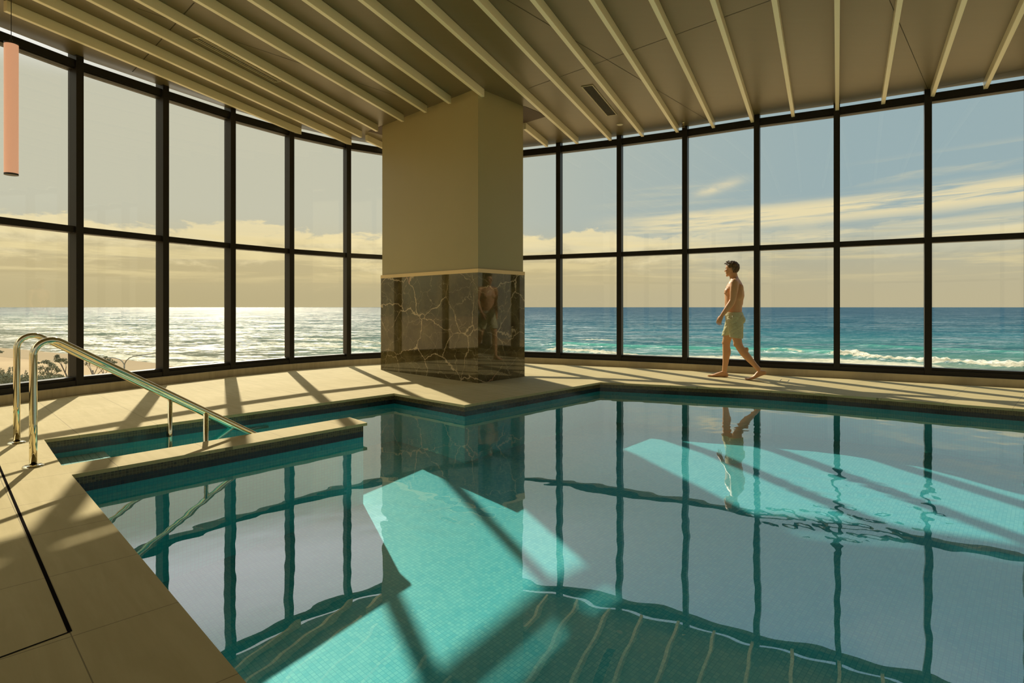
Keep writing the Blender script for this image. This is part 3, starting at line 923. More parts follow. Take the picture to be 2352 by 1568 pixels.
# right leg, planted in front
RR_ = 0.125
limb(bm, [(0.000, 0.088, 0.92, 0.078), (0.046, 0.096, 0.80, 0.084), (0.082, 0.104, 0.70, 0.077), (0.104, 0.110, 0.62, 0.068), (0.120, 0.115, 0.55, 0.061),
          (0.121, 0.118, 0.49, 0.057), (0.118, 0.120, 0.41, 0.059), (0.122, 0.122, 0.33, 0.054), (0.130, 0.124, 0.24, 0.045), (0.142, RR_, 0.15, 0.037), (0.148, RR_, 0.085, 0.036)])
ball(bm, (0.156, 0.115, 0.54), (0.030, 0.038, 0.042)); ball(bm, (0.094, 0.121, 0.405), (0.042, 0.050, 0.095))
dv = (1, 0, 0)
X0 = -0.012
ring_loft(bm, [sect(X0 + 0.102, RR_, 0.030, 0.018, 0.020, dv), sect(X0 + 0.118, RR_, 0.036, 0.031, 0.034, dv), sect(X0 + 0.160, RR_, 0.048, 0.034, 0.048, dv), sect(X0 + 0.215, RR_, 0.044, 0.037, 0.042, dv),
               sect(X0 + 0.265, RR_, 0.034, 0.042, 0.032, dv), sect(X0 + 0.310, RR_, 0.024, 0.047, 0.023, dv), sect(X0 + 0.345, RR_, 0.018, 0.046, 0.017, dv), sect(X0 + 0.365, RR_, 0.015, 0.043, 0.012, dv)], 18)
ball(bm, (0.148, RR_ - 0.031, 0.088), 0.015, sub=1); ball(bm, (0.145, RR_ + 0.031, 0.082), 0.015, sub=1)
for o_, l_, r_ in ((-0.030, 0.036, 0.0125), (-0.009, 0.032, 0.0095), (0.009, 0.027, 0.009), (0.025, 0.020, 0.0085), (0.038, 0.012, 0.008)):
    limb(bm, [(X0 + 0.352, RR_ + o_, 0.016, r_), (X0 + 0.367 + l_ * 0.6, RR_ + o_, 0.016, r_), (X0 + 0.367 + l_, RR_ + o_ * 0.97, r_ + 0.001, r_ * 0.9)])
# head
ball(bm, hd(-0.004, 0, 0.022), (0.098, 0.076, 0.090), HR, 3)
ball(bm, hd(0.040, 0, -0.045), (0.056, 0.058, 0.066), HR)
ball(bm, hd(0.030, 0, -0.02), (0.062, 0.066, 0.06), HR)
ball(bm, hd(0.076, 0, -0.098), (0.020, 0.024, 0.017), HR)
ball(bm, hd(0.080, 0, 0.024), (0.014, 0.048, 0.011), HR)
for sg in (-1, 1):
    ball(bm, hd(0.066, sg * 0.043, -0.022), (0.024, 0.022, 0.020), HR)
    ball(bm, hd(-0.012, sg * 0.076, -0.010), (0.018, 0.009, 0.030), HR)
    ball(bm, hd(-0.006, sg * 0.073, -0.032), (0.010, 0.007, 0.012), HR, 1)
    ball(bm, hd(0.098, sg * 0.011, -0.036), (0.010, 0.008, 0.008), HR, 1)
limb(bm, [(*hd(0.088, 0, 0.016), 0.008), (*hd(0.100, 0, -0.008), 0.009), (*hd(0.112, 0, -0.030), 0.0105)])
ball(bm, hd(0.090, 0, -0.060), (0.010, 0.022, 0.006), HR, 1); ball(bm, hd(0.088, 0, -0.072), (0.010, 0.019, 0.006), HR, 1)
limb(bm, [(0.004, 0, 1.53, 0.056), (0.016, 0, 1.58, 0.055), (0.028, 0, 1.645, 0.054)])
ring_loft(bm, [((-0.02, -0.19, 1.478), (0.035, 0, 0), (0, 0, 0.022)), ((-0.018, -0.09, 1.522), (0.046, 0, 0), (0, 0, 0.034)), ((-0.004, 0, 1.55), (0.054, 0, 0), (0, 0, 0.04)), ((-0.018, 0.09, 1.522), (0.046, 0, 0), (0, 0, 0.034)), ((-0.02, 0.19, 1.478), (0.035, 0, 0), (0, 0, 0.022))], 16)

man = empty('person', MAN)
tag(man, 'shirtless man in olive swim shorts walking barefoot along the pool edge by the windows', 'person')
def to_world(co):
    s, r, z = co[:, 0], co[:, 1], co[:, 2]
    out = np.empty_like(co)
    out[:, 0] = WF.x * s + WR.x * r
    out[:, 1] = WF.y * s + WR.y * r
    out[:, 2] = z
    return out
def flip(o):
    o.data.flip_normals()
    return o
body = flip(fused('body', bm, M['skin'], man, 0.0036, 14, 0.5, to_world))

# shorts
bm = bmesh.new()
hstack(bm, [(0.84, 0.0, 0, 0.09, 0.14), (0.90, -0.004, 0, 0.136, 0.184), (0.95, -0.002, 0, 0.139, 0.184), (0.985, 0.006, 0, 0.134, 0.176), (1.012, 0.010, 0, 0.130, 0.166), (1.022, 0.010, 0, 0.128, 0.163)])
for sg in (-1, 1):
    ball(bm, (-0.066, sg * 0.080, 0.905), (0.090, 0.088, 0.088))
ring_loft(bm, [((0.0, -0.088, 0.92), (0.122, 0, 0), (0, 0.096, 0)), ((-0.012, -0.098, 0.80), (0.116, 0, 0), (0, 0.101, 0)), ((-0.022, -0.106, 0.70), (0.102, 0, 0), (0, 0.099, 0)), ((-0.027, -0.110, 0.630), (0.096, 0, 0.012), (0, 0.097, 0))], 28)
ring_loft(bm, [((0.004, 0.088, 0.92), (0.122, 0, 0), (0, 0.096, 0)), ((0.046, 0.098, 0.79), (0.112, 0, -0.02), (0, 0.101, 0)), ((0.078, 0.105, 0.71), (0.100, 0, -0.018), (0, 0.098, 0)), ((0.090, 0.108, 0.664), (0.097, 0, -0.015), (0, 0.097, 0))], 28)
from mathutils import noise as mnoise
def crease(co):
    for i in range(len(co)):
        s, r, z = co[i]
        amt = 0.006 * (1.0 if z < 0.985 else 0.15)
        n_ = mnoise.noise((s * 14 + z * 6, r * 9, z * 26 + s * 16)) + 0.5 * mnoise.noise((s * 40, r * 40, z * 55))
        rad = Vector((s - 0.01, r * (1.0 if z > 0.85 else 0.0) + (0.0 if z > 0.85 else (r - (0.098 if r > 0 else -0.098))), 0))
        if rad.length > 1e-4:
            rad.normalize()
            co[i, 0] += rad.x * n_ * amt; co[i, 1] += rad.y * n_ * amt
    return to_world(co)
shorts = flip(fused('shorts', bm, M['shorts'], man, 0.0045, 4, 0.5, crease))
shorts['label'] = 'olive green swim shorts'
bm = bmesh.new()
limb(bm, [(0.030, -0.186, 0.965, 0.005), (0.026, -0.188, 0.945, 0.005), (0.024, -0.189, 0.928, 0.004)])
me_o = link('zip_pull', bm, M['white'], None, smooth=True)
co = np.empty(len(me_o.data.vertices) * 3); me_o.data.vertices.foreach_get('co', co); me_o.data.vertices.foreach_set('co', to_world(co.reshape(-1, 3)).ravel())
me_o.parent = shorts

# hair
bm = bmesh.new()
bmesh.ops.create_icosphere(bm, subdivisions=6, radius=1.0)
for v in bm.verts:
    d = v.co.normalized()
    p = Vector((d.x * 0.112, d.y * 0.089, d.z * 0.104))
    up = max(d.z, 0)
    n_ = mnoise.noise(d * 5.0 + Vector((3, 1, 7))) * 0.010 + mnoise.noise(Vector((d.x * 16, d.y * 12, d.z * 12))) * 0.006
    p *= 1.0 + (n_ * 7.0) * (0.35 + 0.9 * up + (0.7 if d.x > 0.3 and d.z > 0.35 else 0))
    # hairline: brow above, temple, ear, nape
    zl = 0.056 if d.x > 0.62 else max(0.056 - (0.62 - d.x) * 0.125, -0.088)
    if d.x < -0.30: zl = -0.088
    if abs(d.y) > 0.6 and -0.30 <= d.x < 0.12: zl = 0.002
    t_ = min(max((zl - p.z) / 0.018, 0), 1)
    p *= 1.0 - 0.30 * t_
    if p.z < -0.090: p *= 0.8
    v.co = hd(p.x - 0.004, p.y, p.z + 0.022)
for j in range(26):
    a = random.uniform(-1.1, 1.1); el = random.uniform(0.55, 1.25)
    d = Vector((math.cos(a) * math.cos(el), math.sin(a) * math.cos(el), math.sin(el)))
    b0 = Vector((d.x * 0.104, d.y * 0.083, d.z * 0.096 + 0.022))
    side = Vector((random.uniform(-1, 1), random.uniform(-1, 1), 0.2)).normalized()
    pts = []
    for q_ in range(5):
        w_ = q_ / 4
        pts.append((*hd(*(b0 + d * 0.012 * math.sin(w_ * PI) + side * 0.034 * w_ + Vector((0.008 * w_, 0, -0.012 * w_ * w_)))), 0.0085 * (1 - 0.55 * w_)))
    tube(bm, [p[:3] for p in pts], [p[3] for p in pts], 7)
for v in bm.verts:
    w_ = to_world(np.array([[v.co.x, v.co.y, v.co.z]]))[0]
    v.co = Vector(w_)
for f in bm.faces: f.normal_flip()
hr_ = link('hair', bm, M['hair'], None, smooth=True); hr_.parent = man
hr_['label'] = 'short wavy brown hair'
for sg in (-1, 1):
    bm = bmesh.new()
    ball(bm, hd(0.0775, sg * 0.031, 0.004), 0.0115)
    for f in bm.faces: f.material_index = 0
    n0 = len(bm.faces)
    ball(bm, hd(0.0868, sg * 0.0315, 0.004), 0.0050, sub=1)
    bm.faces.ensure_lookup_table()
    for f in bm.faces[n0:]: f.material_index = 1
    for v in bm.verts: v.co = Vector(to_world(np.array([[v.co.x, v.co.y, v.co.z]]))[0])
    for f in bm.faces: f.normal_flip()
    ob = link('eye', bm, mats=[M['eye'], M['iris']], smooth=True); ob.parent = man

# ------------------------------------------------------------------ outdoors
SEA = -14.0
def SP(x, y, z=SEA): return P(x, y, z).xy

SHORE = [Vector((-900, 780)), SP(-60, 797), SP(0, 801), SP(60, 806), SP(150, 815), SP(260, 826), SP(350, 836), SP(430, 850), Vector((-40, 116)), Vector((0, 108)), Vector((60, 106)), Vector((118, 112)), Vector((190, 92)), Vector((600, -180))]
BREAK = [  # image polyline, width m, foam strength, ridge height
    ([(1931, 816), (1960, 817), (2040, 825), (2120, 831), (2200, 834), (2290, 840), (2352, 843), (2420, 847)], 3.4, 1.6, 1.5),
    ([(1286, 803), (1320, 806), (1360, 808), (1400, 812), (1440, 817)], 5.0, 1.25, 0.9),
    ([(1342, 780.0), (1372, 780.6), (1394, 781.5)], 3.5, 1.15, 0.5),
    ([(1765, 810), (1790, 806), (1815, 809), (1840, 812)], 2.0, 0.8, 0.2),
    ([(1290, 816), (1420, 821), (1580, 824), (1760, 828), (1930, 832), (2060, 841)], 15.0, 1.25, 0.0),
    ([(1200, 815), (1240, 822), (1300, 830)], 10.0, 0.85, 0.0),
    ([(430, 841), (350, 829), (300, 822), (240, 812), (200, 806)], 4.0, 1.2, 0.3),
    ([(360, 812), (300, 806), (200, 800), (120, 797)], 6.0, 0.95, 0.3),
    ([(560, 838), (480, 826), (400, 818), (330, 812)], 4.5, 1.15, 0.3),
    ([(900, 792), (840, 786), (770, 781), (700, 778)], 7.0, 0.95, 0.5),
    ([(860, 800), (780, 797), (700, 793), (620, 787)], 6.0, 1.0, 0.4),
    ([(0, 748), (60, 750), (150, 756), (260, 762), (350, 770)], 16.0, 0.72, 0.6),
    ([(0, 770), (100, 775), (180, 784), (260, 793)], 9.0, 0.75, 0.4),
]
SWELL = [([(1290, 792), (1420, 798), (1580, 803), (1740, 806), (1900, 812), (1960, 815)], 5.0, 1.2), ([(2000, 795), (2130, 802), (2240, 806), (2352, 812)], 6.0, 0.7)]

def pl_dist(X, Y, pl):
    D = np.full(X.shape, 1e9)
    for a, b in zip(pl, pl[1:]):
        dx, dy = b[0] - a[0], b[1] - a[1]
        L2 = dx * dx + dy * dy + 1e-9
        t = np.clip(((X - a[0]) * dx + (Y - a[1]) * dy) / L2, 0, 1)
        D = np.minimum(D, np.hypot(X - a[0] - t * dx, Y - a[1] - t * dy))
    return D

rr = np.concatenate([np.arange(70, 330, 0.9), np.geomspace(330, 45000, 170)])
az = np.radians(np.linspace(-64, 64, 520))
RR, AZ = np.meshgrid(rr, az, indexing='ij')
X, Y = RR * np.sin(AZ), RR * np.cos(AZ)
shore = pl_dist(X, Y, SHORE)
foam = np.zeros_like(X); ridge = np.zeros_like(X)
near = RR < 420
for pl, wd, st, hgt in BREAK:
    pw = [SP(x, y) for x, y in pl]
    d = pl_dist(X, Y, pw)
    foam = np.maximum(foam, st * np.exp(-(d / wd) ** 2))
    ridge = np.maximum(ridge, hgt * np.exp(-(d / (wd * 0.8)) ** 2))
swell = np.zeros_like(X)
for pl, wd, hgt in SWELL:
    d = pl_dist(X, Y, [SP(x, y) for x, y in pl])
    swell = np.maximum(swell, hgt * np.exp(-(d / wd) ** 2))
foam = np.maximum(foam, 0.9 * np.exp(-(shore / 5.0) ** 2))
rng = np.random.default_rng(3)
Z = SEA + ridge * (0.8 + 0.25 * np.sin(X * 0.9 + Y * 0.3) + 0.2 * np.sin(X * 2.3 - Y * 1.1)) + swell
Z += 0.10 * np.sin((Y * 0.8 - X * 0.25) * 0.55) * np.sin(X * 0.11 + 1) * (RR < 900)
n0, n1 = X.shape
verts = np.stack([X, Y, Z], -1).reshape(-1, 3)
ii = np.arange((n0 - 1) * n1).reshape(n0 - 1, n1)[:, :-1].ravel()
faces = np.stack([ii, ii + n1, ii + n1 + 1, ii + 1], -1)
me = bpy.data.meshes.new('sea')
me.vertices.add(len(verts)); me.vertices.foreach_set('co', verts.ravel())
me.loops.add(len(faces) * 4); me.loops.foreach_set('vertex_index', faces.ravel().astype(np.int32))
me.polygons.add(len(faces)); me.polygons.foreach_set('loop_start', np.arange(0, len(faces) * 4, 4, dtype=np.int32))
me.polygons.foreach_set('loop_total', np.full(len(faces), 4, dtype=np.int32))
me.update(calc_edges=True)
me.polygons.foreach_set('use_smooth', [True] * len(faces))
backlit_silt = np.clip((-X - 10) / 70, 0, 1) * (0.55 * np.exp(-shore / 150) + 0.42)  # left sea greyed: backlight painted into the colour, with sand near shore
for nm, arr in (('backlit_silt', backlit_silt), ('shore', shore), ('foam', foam), ('green', np.clip(swell + ridge * 0.6, 0, 1.3))):
    at_ = me.attributes.new(nm, 'FLOAT', 'POINT'); at_.data.foreach_set('value', arr.ravel().astype(np.float32))
def sea_mat():
    m, t, out = new_mat('sea_water')
    A = lambda n: t.node('ShaderNodeAttribute', attribute_name=n).outputs['Fac']
    sh, fo, gr = A('shore'), A('foam'), A('green')
    co = t.coord('Object')
    r = t.node('ShaderNodeValToRGB')
    t.put(r.inputs[0], t.math('MULTIPLY', t.math('LOGARITHM', t.add(sh, 1.0), 10.0), 0.25))
    e = r.color_ramp.elements
    e[0].position = 0.36; e[0].color = (0.12, 0.155, 0.115, 1)
    e[1].position = 0.80; e[1].color = (0.009, 0.046, 0.080, 1)
    for ps, c in ((0.46, (0.055, 0.140, 0.122, 1)), (0.52, (0.034, 0.120, 0.124, 1)), (0.58, (0.020, 0.095, 0.120, 1)), (0.66, (0.012, 0.066, 0.098, 1))):
        x = e.new(ps); x.color = c
    big = t.noise(t.mapping(co, scale=(0.010, 0.035, 1)), 1.0, 4, 0.6)
    c = t.mix(t.smooth(big, 0.40, 0.66), r.outputs[0], t.mix(0.6, r.outputs[0], (0.007, 0.040, 0.065, 1)))
    c = t.mix(t.math('MULTIPLY', gr, 0.75, clamp=True), c, (0.06, 0.25, 0.20, 1))
    c = t.mix(A('backlit_silt'), c, (0.088, 0.092, 0.062, 1))
    fn = t.noise(t.mapping(co, scale=(0.35, 0.55, 0.5)), 1.0, 6, 0.68, 0.6)
    fn2 = t.noise(t.mapping(co, scale=(0.055, 0.22, 0.2)), 1.0, 5, 0.65, 0.4)
    fm = t.smooth(t.add(fo, t.mul(t.sub(t.add(t.mul(fn, 0.6), t.mul(fn2, 0.4)), 0.5), 3.4)), 0.50, 0.95)
    fw = t.mix(t.smooth(fo, 1.27, 1.5), t.mix(t.smooth(fn, 0.35, 0.65), (0.27, 0.27, 0.20, 1), (0.50, 0.46, 0.36, 1)), t.mix(t.smooth(fn, 0.3, 0.7), (0.36, 0.37, 0.32, 1), (0.64, 0.60, 0.50, 1)))
    c = t.mix(fm, c, fw)
    df = t.node('ShaderNodeBsdfDiffuse'); t.put(df.inputs[0], c)
    gl = t.node('ShaderNodeBsdfGlossy'); gl.inputs['Roughness'].default_value = 0.31; gl.inputs[0].default_value = (1.0, 0.95, 0.86, 1)
    w1 = t.noise(t.mapping(co, scale=(0.16, 0.34, 1)), 1.0, 6, 0.66)
    w2 = t.noise(t.mapping(co, scale=(0.030, 0.085, 1)), 1.0, 4, 0.6)
    nm = t.bump(t.add(t.mul(w1, 1.7), t.mul(w2, 4.2)), 1.0, 1.0)
    t.L.new(nm, gl.inputs['Normal'])
    t.put(df.inputs['Normal'], t.bump(t.add(t.mul(w1, 0.6), t.mul(w2, 2.0)), 1.0, 1.0))
    g1 = t.noise(t.mapping(co, scale=(0.22, 0.75, 1)), 1.0, 5, 0.7)
    g2 = t.noise(t.mapping(co, scale=(0.045, 0.16, 1)), 1.0, 5, 0.7)
    g3 = t.noise(t.mapping(co, scale=(0.008, 0.030, 1)), 1.0, 4, 0.65)
    facet = t.smooth(t.add(t.mul(g1, 0.45), t.add(t.mul(g2, 0.35), t.mul(g3, 0.2))), 0.49, 0.59)
    mx = t.node('ShaderNodeMixShader'); t.put(mx.inputs[0], t.mul(t.sub(1.0, t.mul(fm, 0.8)), t.add(0.006, t.mul(facet, 0.46))))
    t.L.new(df.outputs[0], mx.inputs[1]); t.L.new(gl.outputs[0], mx.inputs[2]); t.L.new(mx.outputs[0], out.inputs[0])
    return m
me.materials.append(sea_mat())
o = bpy.data.objects.new('sea', me); COL.objects.link(o)
tag(o, 'open sea with breaking waves running to the horizon', 'sea', kind='structure')

# beach
bm = bmesh.new()
flat_poly(bm, [SHORE + [Vector((600, -400)), Vector((-900, -400))]], SEA + 0.25)
M['sand'] = principled('beach_sand', lambda t: t.mix(t.smooth(t.noise(t.mapping(t.coord('Object'), scale=(0.03, 0.05, 1)), 1.0, 5, 0.6), 0.35, 0.65), (0.30, 0.21, 0.11, 1), (0.36, 0.26, 0.14, 1)), rough=0.9, spec=0.1)
M['wet_sand'] = principled('wet_sand', (0.25, 0.185, 0.105, 1), rough=0.9, spec=0.05)
tag(link('beach', bm, M['sand']), 'pale sand beach below the building', 'beach', kind='structure')
bm = bmesh.new()
inn = []
for (x, y), dy in zip([(-60, 797), (0, 801), (60, 806), (150, 815), (260, 826), (350, 836), (430, 850)], (20, 18, 18, 19, 20, 19, 14)):
    inn.append(SP(x, y + dy, SEA + 0.27))
wet = [SP(x, y) for x, y in [(-60, 796), (0, 800), (60, 805), (150, 814), (260, 825), (350, 835), (430, 849)]]
flat_poly(bm, [wet + inn[::-1]], SEA + 0.27)
tag(link('wet_beach', bm, M['wet_sand']), 'strip of wet sand along the water line', 'beach', kind='structure')

# street lamp with two arms
def spath(pts, d): return [at(x, y, d) for x, y in pts]
D = 60.0
e = empty('street_lamp', Vector((at(285.4, 837, D).x, D, SEA + 0.25)))
tag(e, 'grey street lamp with two curved arms above the beach', 'street lamp')
M['galv'] = principled('galvanised_steel', (0.16, 0.17, 0.16, 1), rough=0.45, metal=0.6)
def sub(nm, bm, m, par, loc, **kw):
    bmesh.ops.translate(bm, verts=bm.verts, vec=-Vector(loc))
    o = link(nm, bm, m, **kw); o.parent = par; return o
bm = bmesh.new(); tube(bm, [e.location, at(285.4, 846, D), at(285.4, 836, D)], [0.11, 0.07, 0.06], 12); sub('pole', bm, M['galv'], e, e.location, smooth=True)
for pts in ([(285.4, 842), (284.5, 836), (281, 830), (275, 825), (266, 822), (250, 821), (226, 821.5)], [(285.4, 842), (286.5, 835), (290, 828), (297, 822), (305, 818.5), (325, 815.5), (357, 810.5)]):
    bm = bmesh.new(); tube(bm, spath(pts, D), 0.045, 10); sub('arm', bm, M['galv'], e, e.location, smooth=True)
    hx, hy = pts[-1]; sx = 1 if hx > 285 else -1
    bm = bmesh.new(); p_ = at(hx, hy, D); box(bm, p_ + Vector((sx * 0.30, 0, 0.0)), 0.62, 0.24, 0.10)
    bmesh.ops.bevel(bm, geom=list(bm.edges), offset=0.03, segments=2, affect='EDGES')
    sub('lamp_head', bm, M['galv'], e, e.location)

# trees beyond the glass
M['leaf'] = principled('gum_leaves', lambda t: t.mix(t.noise(t.coord('Object'), 1.5, 2), (0.075, 0.090, 0.055, 1), (0.13, 0.14, 0.080, 1)), rough=0.6)
M['bark'] = principled('grey_bark', (0.10, 0.085, 0.065, 1), rough=0.8)
def leaves(bm, c, rad, n, size):
    for _ in range(n):
        d = Vector((random.gauss(0, 1), random.gauss(0, 1), random.gauss(0, 1))).normalized() * (random.random() ** 0.45)
        p = Vector(c) + Vector((d.x * rad[0], d.y * rad[1], d.z * rad[2]))
        a = Vector((random.gauss(0, 1), random.gauss(0, 1), random.gauss(0, 1))).normalized()
        b = a.orthogonal().normalized()
        l = size * random.uniform(0.6, 1.3)
        bm.faces.new([bm.verts.new(p - a * l), bm.verts.new(p + b * l * 0.32), bm.verts.new(p + a * l), bm.verts.new(p - b * l * 0.32)])
def tree(label, D, trunk, twigs, clumps, size=0.075):
    foot = at(*trunk[0], D); foot.z = SEA + 0.25
    e = empty('tree', foot); tag(e, label, 'tree', 'trees by the beach')
    bm = bmesh.new()
    pts = [foot] + [at(x, y, D) for x, y in trunk[1:]]
    tube(bm, pts, [0.13] + [max(0.06 - 0.012 * i, 0.02) for i in range(len(pts) - 1)], 8)
    for tw in twigs:
        tube(bm, [at(x, y, D + random.uniform(-.4, .4)) for x, y in tw], [0.032, 0.022, 0.014, 0.010][:len(tw)], 6)
    sub('branches', bm, M['bark'], e, e.location)
    bm = bmesh.new()
    for (x, y, rx, ry, n) in clumps:
        k = D / F
        leaves(bm, at(x, y, D + random.uniform(-.5, .5)), (rx * k, rx * k, ry * k), n, size)
    sub('foliage', bm, M['leaf'], e, e.location)
tree('bushy grey green tree seen low between the handrails and the first mullion', 45.0, [(112, 900), (112, 872), (110, 850)],
     [[(112, 872), (104, 852), (98, 838)], [(112, 870), (120, 850), (124, 838)], [(112, 872), (128, 860), (134, 850)], [(111, 868), (94, 858), (90, 846)], [(112, 875), (135, 868), (142, 862)]],
     [(104, 831, 9, 5, 160), (115, 836, 7, 5, 110), (94, 845, 8, 6, 110), (110, 847, 9, 6, 120), (124, 842, 8, 7, 130), (133, 850, 7, 6, 110), (98, 857, 9, 6, 90), (118, 859, 10, 6, 90), (136, 862, 8, 4, 70), (91, 833, 5, 3, 20), (128, 868, 9, 4, 60)])
tree('slender tree with a dark crown leaning beside the first mullion', 47.0, [(158, 900), (155, 866), (148, 852), (141, 838)],
     [[(148, 852), (143, 840), (140, 832)], [(150, 856), (152, 842), (151, 832)], [(141, 838), (133, 828), (130, 822)]],
     [(131, 819, 6, 5, 150), (136, 827, 8, 5, 150), (146, 826, 8, 4, 110), (152, 832, 5, 4, 50), (127, 827, 3, 5, 30)])
tree('bare branched tree right of the first mullion under the handrail', 46.0, [(214, 905), (214, 866), (213, 850)],
     [[(214, 866), (207, 848), (199, 836)], [(214, 864), (222, 848), (226, 838)], [(213, 858), (206, 840), (204, 830)], [(214, 868), (232, 852), (243, 832)]],
     [(248, 827, 10, 5, 130), (258, 832, 9, 4, 90), (243, 820, 5, 3, 50), (266, 832, 4, 3, 30), (200, 834, 6, 5, 40), (225, 838, 5, 3, 25)])
tree('second bare tree under the handrail, thin forked branches', 48.0, [(240, 905), (239, 862)],
     [[(239, 862), (232, 850), (227, 842)], [(239, 862), (246, 852), (250, 840)], [(240, 866), (236, 846), (240, 832)]],
     [(249, 843, 5, 4, 26), (228, 843, 5, 3, 20)])
bm = bmesh.new()
for _ in range(60):
    x = random.uniform(-30, 150)
    y = 872 + random.uniform(-6, 26) + max(0, (x - 60) * 0.04)
    leaves(bm, at(x, y, random.uniform(34, 40)), (0.50, 0.55, 0.28), 190, 0.09)
for x, y in ((1, 853), (8, 856), (22, 852), (31, 850), (20, 858), (60, 860), (40, 862)):
    leaves(bm, at(x, y, 38), (0.09, 0.10, 0.28), 60, 0.06)
tag(link('foliage', bm, M['leaf']), 'dark dune scrub at the lower left beyond the glass', 'shrubs', kind='stuff')
bm = bmesh.new(); leaves(bm, at(0, 808, 58), (0.36, 0.2, 0.15), 120, 0.075)
e_ = link('tree', bm, M['leaf']); tag(e_, 'tip of a tree branch at the left edge above the sand', 'tree', 'trees by the beach')

# ------------------------------------------------------------------ light
SUN_AZ, SUN_EL = math.radians(-26.4), math.radians(33.3)
sv = Vector((math.sin(SUN_AZ) * math.cos(SUN_EL), math.cos(SUN_AZ) * math.cos(SUN_EL), math.sin(SUN_EL)))
ld = bpy.data.lights.new('sun', 'SUN'); ld.energy = 6.4; ld.color = (1.0, 0.93, 0.76); ld.angle = math.radians(0.7)
ld.cycles.is_caustics_light = True
lo_ = bpy.data.objects.new('sun', ld); COL.objects.link(lo_)
lo_.rotation_euler = sv.to_track_quat('Z', 'Y').to_euler()
lo_.location = (-6, 12, 9)

wd = bpy.data.worlds.new('world'); SC.world = wd; wd.use_nodes = True
t = NT(wd.node_tree)
for n_ in list(t.N): t.N.remove(n_)
wo = t.node('ShaderNodeOutputWorld'); bg = t.node('ShaderNodeBackground'); t.L.new(bg.outputs[0], wo.inputs[0])
gx, gy, gz = t.xyz(t.coord('Generated'))
el = t.mul(t.math('ARCSINE', gz), 180 / PI)
azm = t.mul(t.math('ARCTAN2', gx, gy), 180 / PI)
ramp = lambda v, a, b: t.smooth(v, a, b)
azw = ramp(azm, -24, 36)
up = t.mix(azw, srgb(203, 201, 180), srgb(156, 179, 185))
zen = t.mix(ramp(azm, -60, 60), srgb(184, 188, 192), srgb(112, 150, 188))
zen = t.mix(t.smooth(t.math('ABSOLUTE', azm), 62, 88), zen, (0.95, 0.82, 0.58, 1))
hor = t.mix(ramp(azm, -40, 40), srgb(196, 181, 138), srgb(192, 182, 150))
base = t.mix(ramp(el, 0.5, 9.0), hor, up)
base = t.mix(ramp(el, 14, 42), base, zen)
# cumulus bank along the horizon
sp = t.vec(t.mul(azm, 0.11), t.mul(el, 0.30), 0.0)
n1 = t.noise(sp, 1.6, 7, 0.62, 0.3)
n2 = t.noise(t.vec(t.mul(azm, 0.05), t.mul(el, 0.5), 3.0), 1.0, 5, 0.6)
topc = t.add(7.3, t.mul(t.sub(n1, 0.5), 6.2))
bank = t.mul(t.smooth(t.sub(topc, el), 0.0, 0.6), t.smooth(el, 0.6, 3.2))
bank = t.mul(bank, t.sub(1.0, t.mul(ramp(azm, 8, 24), 0.72)))
lit = t.smooth(t.add(n1, t.mul(t.sub(el, 5.2), 0.11)), 0.34, 0.60)
ccol = t.mix(lit, srgb(203, 186, 140), srgb(252, 233, 180))
base = t.mix(t.mul(bank, t.lin(n2, 0.3, 0.7, 0.55, 1.0)), base, ccol)
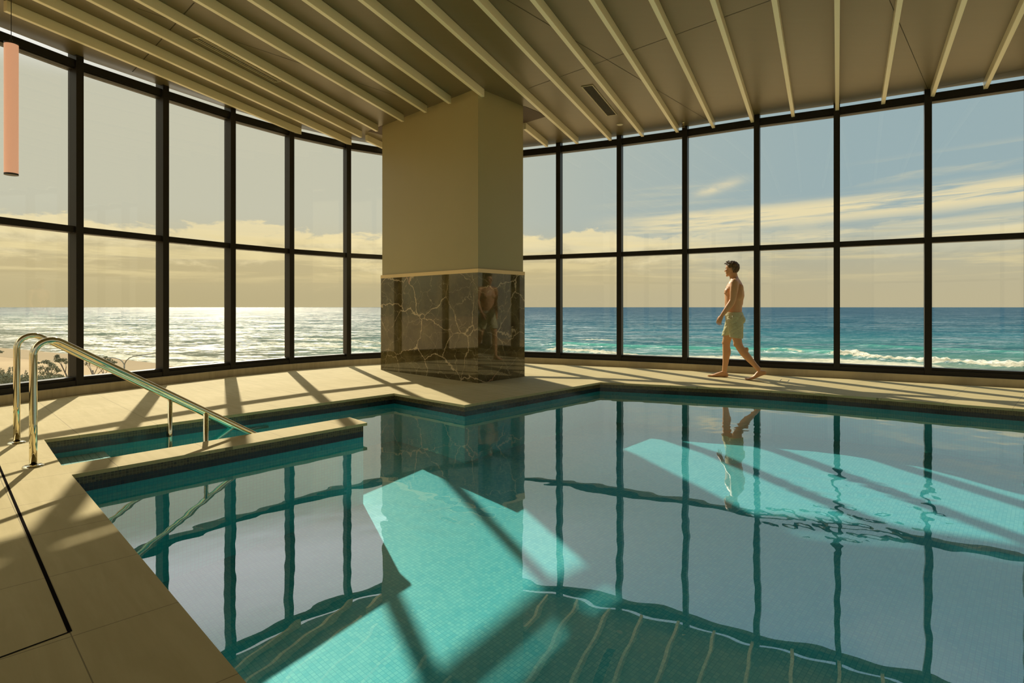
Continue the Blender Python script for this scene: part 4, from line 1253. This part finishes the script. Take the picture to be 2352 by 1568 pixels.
# thin streaks on the right, rising to the right
ry = t.sub(el, t.mul(azm, 0.035))
ns = t.noise(t.vec(t.mul(azm, 0.055), t.mul(ry, 0.75), 7.0), 1.0, 6, 0.6, 0.5)
nd = t.noise(t.vec(t.mul(azm, 0.10), t.mul(ry, 1.6), 2.0), 1.0, 6, 0.62, 0.4)
bandm = t.mul(t.smooth(ry, 5.6, 7.0), t.sub(1.0, t.smooth(ry, 7.6, 8.8)))
wisp = t.mul(t.mul(t.smooth(ry, 8.6, 9.4), t.sub(1.0, t.smooth(ry, 10.2, 11.2))), 0.35)
sm = t.add(t.mul(t.smooth(nd, 0.30, 0.55), bandm), t.mul(t.smooth(ns, 0.50, 0.66), wisp))
sm = t.add(sm, t.mul(t.mul(t.smooth(ns, 0.44, 0.62), 0.7), t.mul(t.smooth(ry, 3.4, 4.4), t.sub(1.0, t.smooth(ry, 5.2, 6.2)))))
sm = t.mul(t.math('MINIMUM', sm, 1.0), t.smooth(azm, 6, 17))
base = t.mix(t.mul(sm, 0.9), base, srgb(244, 228, 182))
# soft low layers under the bank and one small wisp
nl = t.noise(t.vec(t.mul(azm, 0.07), t.mul(el, 0.95), 11.0), 1.0, 6, 0.62, 0.4)
lay = t.mul(t.smooth(nl, 0.45, 0.66), t.mul(t.smooth(el, 1.6, 3.6), t.sub(1.0, t.smooth(el, 5.5, 7.5))))
base = t.mix(t.mul(lay, t.lin(azm, -40, 10, 0.85, 0.5)), base, srgb(240, 221, 166))
wv = t.math('EXPONENT', t.mul(t.add(t.math('POWER', t.mul(t.sub(azm, 19.3), 0.55), 2.0), t.math('POWER', t.mul(t.sub(t.sub(el, t.mul(t.sub(azm, 19.3), 0.22)), 10.9), 2.2), 2.0)), -1.0))
base = t.mix(t.mul(wv, t.smooth(n1, 0.3, 0.6)), base, srgb(240, 226, 186))
# thin high patches, seen only in the reflections
nh = t.noise(t.vec(t.mul(gx, 2.2), t.mul(gy, 2.2), t.mul(gz, 5.0)), 1.6, 5, 0.6)
base = t.mix(t.mul(t.mul(t.smooth(nh, 0.5, 0.75), 0.35), t.smooth(el, 16, 30)), base, srgb(214, 212, 206))
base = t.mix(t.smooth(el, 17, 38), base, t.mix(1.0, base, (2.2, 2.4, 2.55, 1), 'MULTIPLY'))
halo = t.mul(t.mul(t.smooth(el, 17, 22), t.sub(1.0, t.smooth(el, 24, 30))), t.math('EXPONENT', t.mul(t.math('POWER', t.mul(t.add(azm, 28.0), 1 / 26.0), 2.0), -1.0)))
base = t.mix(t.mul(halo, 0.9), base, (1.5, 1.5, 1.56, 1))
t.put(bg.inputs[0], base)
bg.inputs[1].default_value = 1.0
